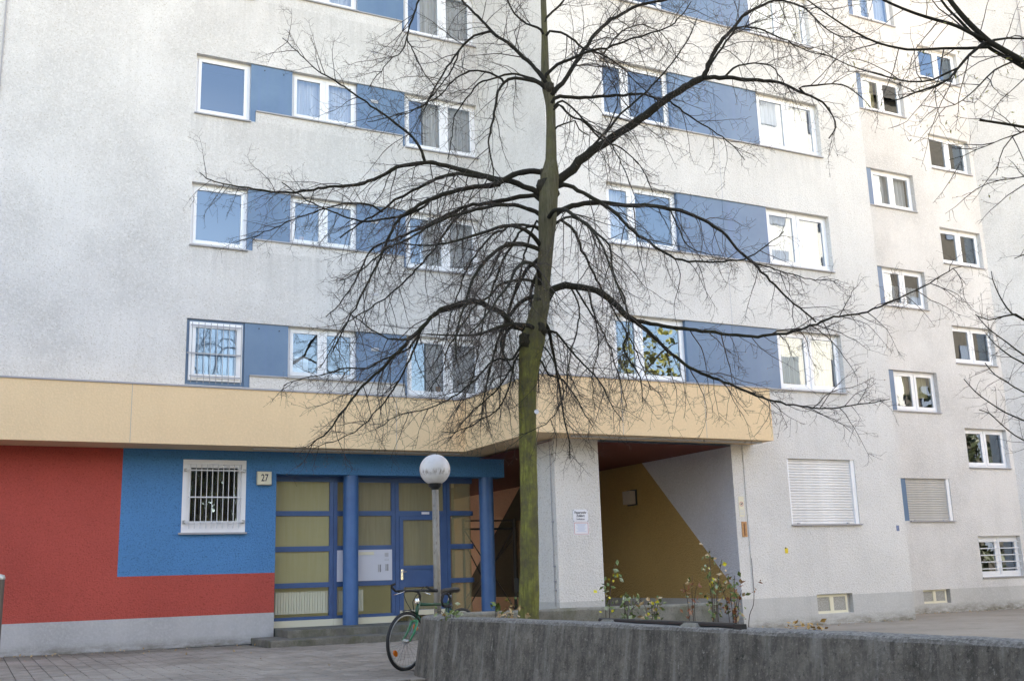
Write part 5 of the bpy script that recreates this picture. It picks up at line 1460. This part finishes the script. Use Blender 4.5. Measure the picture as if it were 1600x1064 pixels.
plant('shrub', 'thin shrub topped by a tuft of red leaves', 'shrub', 1082, 905, 978, 10.6, 34, [('leaf_red', 24), ('leaf_tan', 8), ('leaf_green', 5)], 3, .05)
plant('shrub', 'tallest shrub with pink new shoots and yellow blossoms', 'shrub', 1116, 866, 978, 10.6, 50, [('leaf_green', 46), ('leaf_tan', 31), ('flower', 13), ('leaf_pale', 13)], 5, .052)
plant('shrub', 'bushy shrub with red and green leaves at the jamb foot', 'shrub', 1148, 905, 980, 10.6, 50, [('leaf_green', 52), ('leaf_red', 37), ('leaf_tan', 29)], 6, .05)
plant('ivy', 'green ivy sprig creeping over the rounded planter corner', 'ivy', 706, 953, 966, 11.9, 60, [('leaf_green', 19), ('leaf_pale', 11), ('leaf_dry', 4)], 4, .06)
plant('seedling', 'small dark green seedling before the second blue column', 'plant', 775, 940, 963, 11.9, 26, [('leaf_green', 9)], 2, .07)
plant('seedling', 'yellow green seedling at the mossy trunk foot', 'plant', 797, 938, 966, 12.0, 20, [('leaf_spring', 8), ('leaf_green', 4)], 2, .06)
def leaf_heap(label, x, y, dh, wpx, n, mat, leaf=.09):
    c = at(x, y, dh); k = dh / F_PX; t = thing('leaf_litter', label, 'dry leaves', tuple(c))
    P = [c + np.array([rng.normal() * wpx * k * .3, rng.normal() * .12, abs(rng.normal()) * .035 - .04]) for _ in range(n)]
    leaf_cloud('leaves', P, leaf, M[mat], t, kind=None, aspect=.6)
leaf_heap('curled tan dry leaves lying near the mossy trunk', 795, 958, 11.9, 44, 26, 'leaf_tan')
leaf_heap('orange dry leaf spray behind the wall below the cellar window', 1258, 976, 8.6, 40, 34, 'leaf_dry', .05)
gl_ = thing('fallen_leaves', 'scattered brown leaves and grit on the paving along the wall', 'leaves', (2, 18, -1.07)); gl_['kind'] = 'stuff'
P = [(x, 19.9 - abs(rng.normal()) * .5 if rng.random() < .6 else rng.uniform(12.5, 19.5), 0) for x in rng.uniform(-1.5, 4.6, size=130)] + [(x, (YC if x < 18.2 else YD) - .05 - abs(rng.normal()) * .3, 0) for x in rng.uniform(14, 24, size=120)]
P = [(x, y, ground_z(x) + (.03 if x < 6 else .012)) for x, y, _ in P]
leaf_cloud('leaves', P, .045, M['leaf_tan'], gl_, aspect=.6)
# lone bent stem in front of the jamb
r0 = at(1168, 985, 8.6)
t = thing('dead_stem', 'single bent dead stem in front of the passage jamb', 'plant', (r0[0], r0[1], -.82))
m = MB(); c = catmull([(r0[0], r0[1], -.83)] + [at(x, y, 8.6) for x, y in ((1170, 972), (1177, 945), (1178, 925), (1176, 895), (1174, 872))], .03)
m.tube([tuple(p) for p in c], [.004 - .002 * i / len(c) for i in range(len(c))], 5); m.build('stem', M['stem'], t, smooth=True)
leaf_cloud('withered_leaves', [at(x, y, 8.6) for x, y in ((1177, 924), (1183, 922), (1184, 909), (1188, 905), (1178, 926))], .035, M['leaf_red'], t, kind=None)

# ================================================================== across the courtyard: what the windows mirror, plus added unseen light blockers
def block(name, label, x0, x1, y0, y1, h, wall, roofc, rows, cols):
    t = thing(name, label, 'building', ((x0 + x1) / 2, (y0 + y1) / 2, -1.4))
    m = MB(); m.box(x0, x1, y0, y1, -1.6, h); m.build('wall', wall, t)
    r = MB(); xm = (x0 + x1) / 2
    r.poly([(x0 - .4, y1 + .4, h + .01), (x1 + .4, y1 + .4, h + .01), (x1 + .4, (y0 + y1) / 2, h + 5), (x0 - .4, (y0 + y1) / 2, h + 5)][::-1]); r.poly([(x0 - .4, y0 - .4, h + .01), (x1 + .4, y0 - .4, h + .01), (x1 + .4, (y0 + y1) / 2, h + 5), (x0 - .4, (y0 + y1) / 2, h + 5)])
    r.poly([(x0 - .4, y0 - .4, h + .01), (x0 - .4, (y0 + y1) / 2, h + 5), (x0 - .4, y1 + .4, h + .01)]); r.poly([(x1 + .4, y0 - .4, h + .01), (x1 + .4, (y0 + y1) / 2, h + 5), (x1 + .4, y1 + .4, h + .01)][::-1])
    r.build('roof', roofc, t)
    wm = MB(); wm.box(-.6, .6, -.02, .08, 0, 1.4); me = wm.mesh('window', plain('dim_window', (0.10, 0.13, 0.19), 0.3))
    for i in range(rows):
        for j in range(cols):
            mesh_obj('window', me, t, (x0 + (j + .5) * (x1 - x0) / cols, y1, .6 + i * 2.8))
slate = plain('dark_slate_cladding', (0.040, 0.034, 0.030), 0.8, grain=.3, gscale=5)
brick = plain('dark_brown_brick', (0.11, 0.075, 0.055), 0.9, grain=.3, gscale=5)
tile = plain('faded_roof_tiles', (0.30, 0.17, 0.13), 0.7, grain=.2)
block('opposite_house', 'white sunlit house with a tiled roof across the courtyard', 34.5, 48.6, -12, -6, 37, plain('pale_house_render', (0.50, 0.505, 0.52), 0.9, grain=.06, gscale=2), tile, 9, 4)
block('dark_mirror_house', 'unseen dark house added as a dark reflection beside the white sunlit house', 49.2, 84, -14, -6.5, 29, slate, slate, 8, 9)  # out of view, added so the stair windows mirror something dark
block('passage_bounce_house', 'unseen white house added to block sun and bounce light beyond the passage', -22, 26, 50, 60, 12, M['plaster'], tile, 3, 9)  # out of view, added to stop sun in the passage and bounce light
block('sky_block_house', 'unseen dark brick house added to block low sky opposite the red wall', -16, 4.2, -33, -21, 26, brick, tile, 8, 7)  # out of view, added to hold back low sky and deepen overhang shade
lw = MB()
lw.quad((-80, -90, -1.55 + .012), (90, -90, -1.55 + .012), (90, -4.5, -1.55 + .012), (-80, -4.5, -1.55 + .012))
lw.v = [(x, y, gz(x) + .012) for x, y, z in lw.v]
lw2 = MB()
XL = [-80, -30, 0, 30, 60, 90]
for a, b in zip(XL, XL[1:]): lw2.quad((a, -90, gz(a) + .012), (b, -90, gz(b) + .012), (b, -4.5, gz(b) + .012), (a, -4.5, gz(a) + .012))
tag(lw2.build('lawn', m_ground('low_bounce_lawn', (0.035, 0.050, 0.016), (0.060, 0.075, 0.028), (0.03, 0.04, 0.015))), 'unseen dull green lawn added to cut bounced light across the courtyard', kind='structure')  # added dark ground out of view, so less sunlight bounces back
def yard_tree(x, y, h, label, seed):
    t = thing('courtyard_tree', label, 'tree', (x, y, ground_z(0)), 'trees across the courtyard')
    r_ = np.random.default_rng(seed); b = np.array([x, y, -1.2]); m = MB(); ends = []
    c = [b, b + np.array([.1, 0, h * .35]), b + np.array([.0, .1, h * .75])]
    m.tube([tuple(p) for p in catmull(c, .4)], [.20 - .012 * i for i in range(len(catmull(c, .4)))], 8); m.build('trunk', M['limb'], t, smooth=True)
    m = MB()
    for i in range(22):
        z = h * r_.uniform(.25, .75); a = r_.uniform(0, 2 * math.pi); L = h * r_.uniform(.18, .36)
        p0 = b + np.array([0, 0, z]); e = p0 + np.array([L * math.cos(a), L * math.sin(a), L * r_.uniform(.2, .9)])
        cc_ = catmull([p0, (p0 + e) / 2 + np.array([0, 0, .15 * L]), e], .4); m.tube([tuple(p) for p in cc_], [.06 - .05 * j / len(cc_) for j in range(len(cc_))], 5); ends += cc_[1:]
    m.build('boughs', M['limb'], t, smooth=True)
    P = [ends[r_.integers(0, len(ends))] + r_.normal(size=3) * h * .06 for _ in range(2600)]
    leaf_cloud('crown', P, .34, M['leaf_spring' if seed % 2 else 'leaf_green'], t, aspect=.6)
YT = [(3.5, -9, 7.5, 'young leafing tree nearest the camera side'), (9.5, -12, 9.5, 'leafing tree behind the courtyard path'), (16, -9, 8.5, 'round leafing tree facing the middle windows'),
      (26.5, -5, 13, 'tallest leafing tree facing the yellow band corner'), (29, -3, 8.5, 'leafing tree before the sunlit house'), (-6, -14, 10, 'leafing tree facing the red wall'),
      (-1.5, -14, 11, 'tall leafing tree behind the lawn'), (-14, -9, 10, 'leafing tree at the far lawn end'), (-20, -3, 9, 'leafing tree beside the block end'), (31, -14, 10, 'leafing tree beside the sunlit house')]
for i, (x, y, h, lab) in enumerate(YT): yard_tree(x, y, h, lab, 40 + i)
def blocker_hedge(name, label, x0, x1, y0, y1, h):  # leafy screens out of view, added to block low-angle skylight
    t = thing(name, label, 'blocker_hedge', ((x0 + x1) / 2, (y0 + y1) / 2, -1.3)); m = MB(); L = math.hypot(x1 - x0, y1 - y0)
    for q in np.arange(0, L, 1.4): m.tube([(x0 + (x1 - x0) * q / L, y0 + (y1 - y0) * q / L, -1.4), (x0 + (x1 - x0) * q / L + .1, y0 + (y1 - y0) * q / L, h * .7)], .06, 5)
    m.build('stems', M['stem'], t)['kind'] = 'stuff'
    P = []
    for _ in range(int(L * h * 40)):
        u = rng.uniform(0, 1); P.append((x0 + (x1 - x0) * u + rng.normal() * .7, y0 + (y1 - y0) * u + rng.normal() * .7, -1.2 + h * rng.uniform(0, 1) ** .8 * (.8 + .2 * math.sin(rng.uniform(0, 6)))))
    leaf_cloud('foliage', P, .42, M['leaf_dark'], t, aspect=.6)
blocker_hedge('blocker_hedge', 'unseen tall leaf screen added to block low sky behind the lawn', 4.5, 62, -24, -24, 13)
blocker_hedge('blocker_hedge', 'unseen dark leaf screen added to block low sky beyond the red wall', -19, -19, -20, 17, 12)
blocker_hedge('blocker_hedge', 'unseen dark leaf screen added to block low light beside the angled wing', 33, 32, -3, 13, 8)
for o in list(bpy.data.objects):
    if o.type == 'MESH' and len(o.data.polygons) == 0: print('EMPTY MESH', o.name)
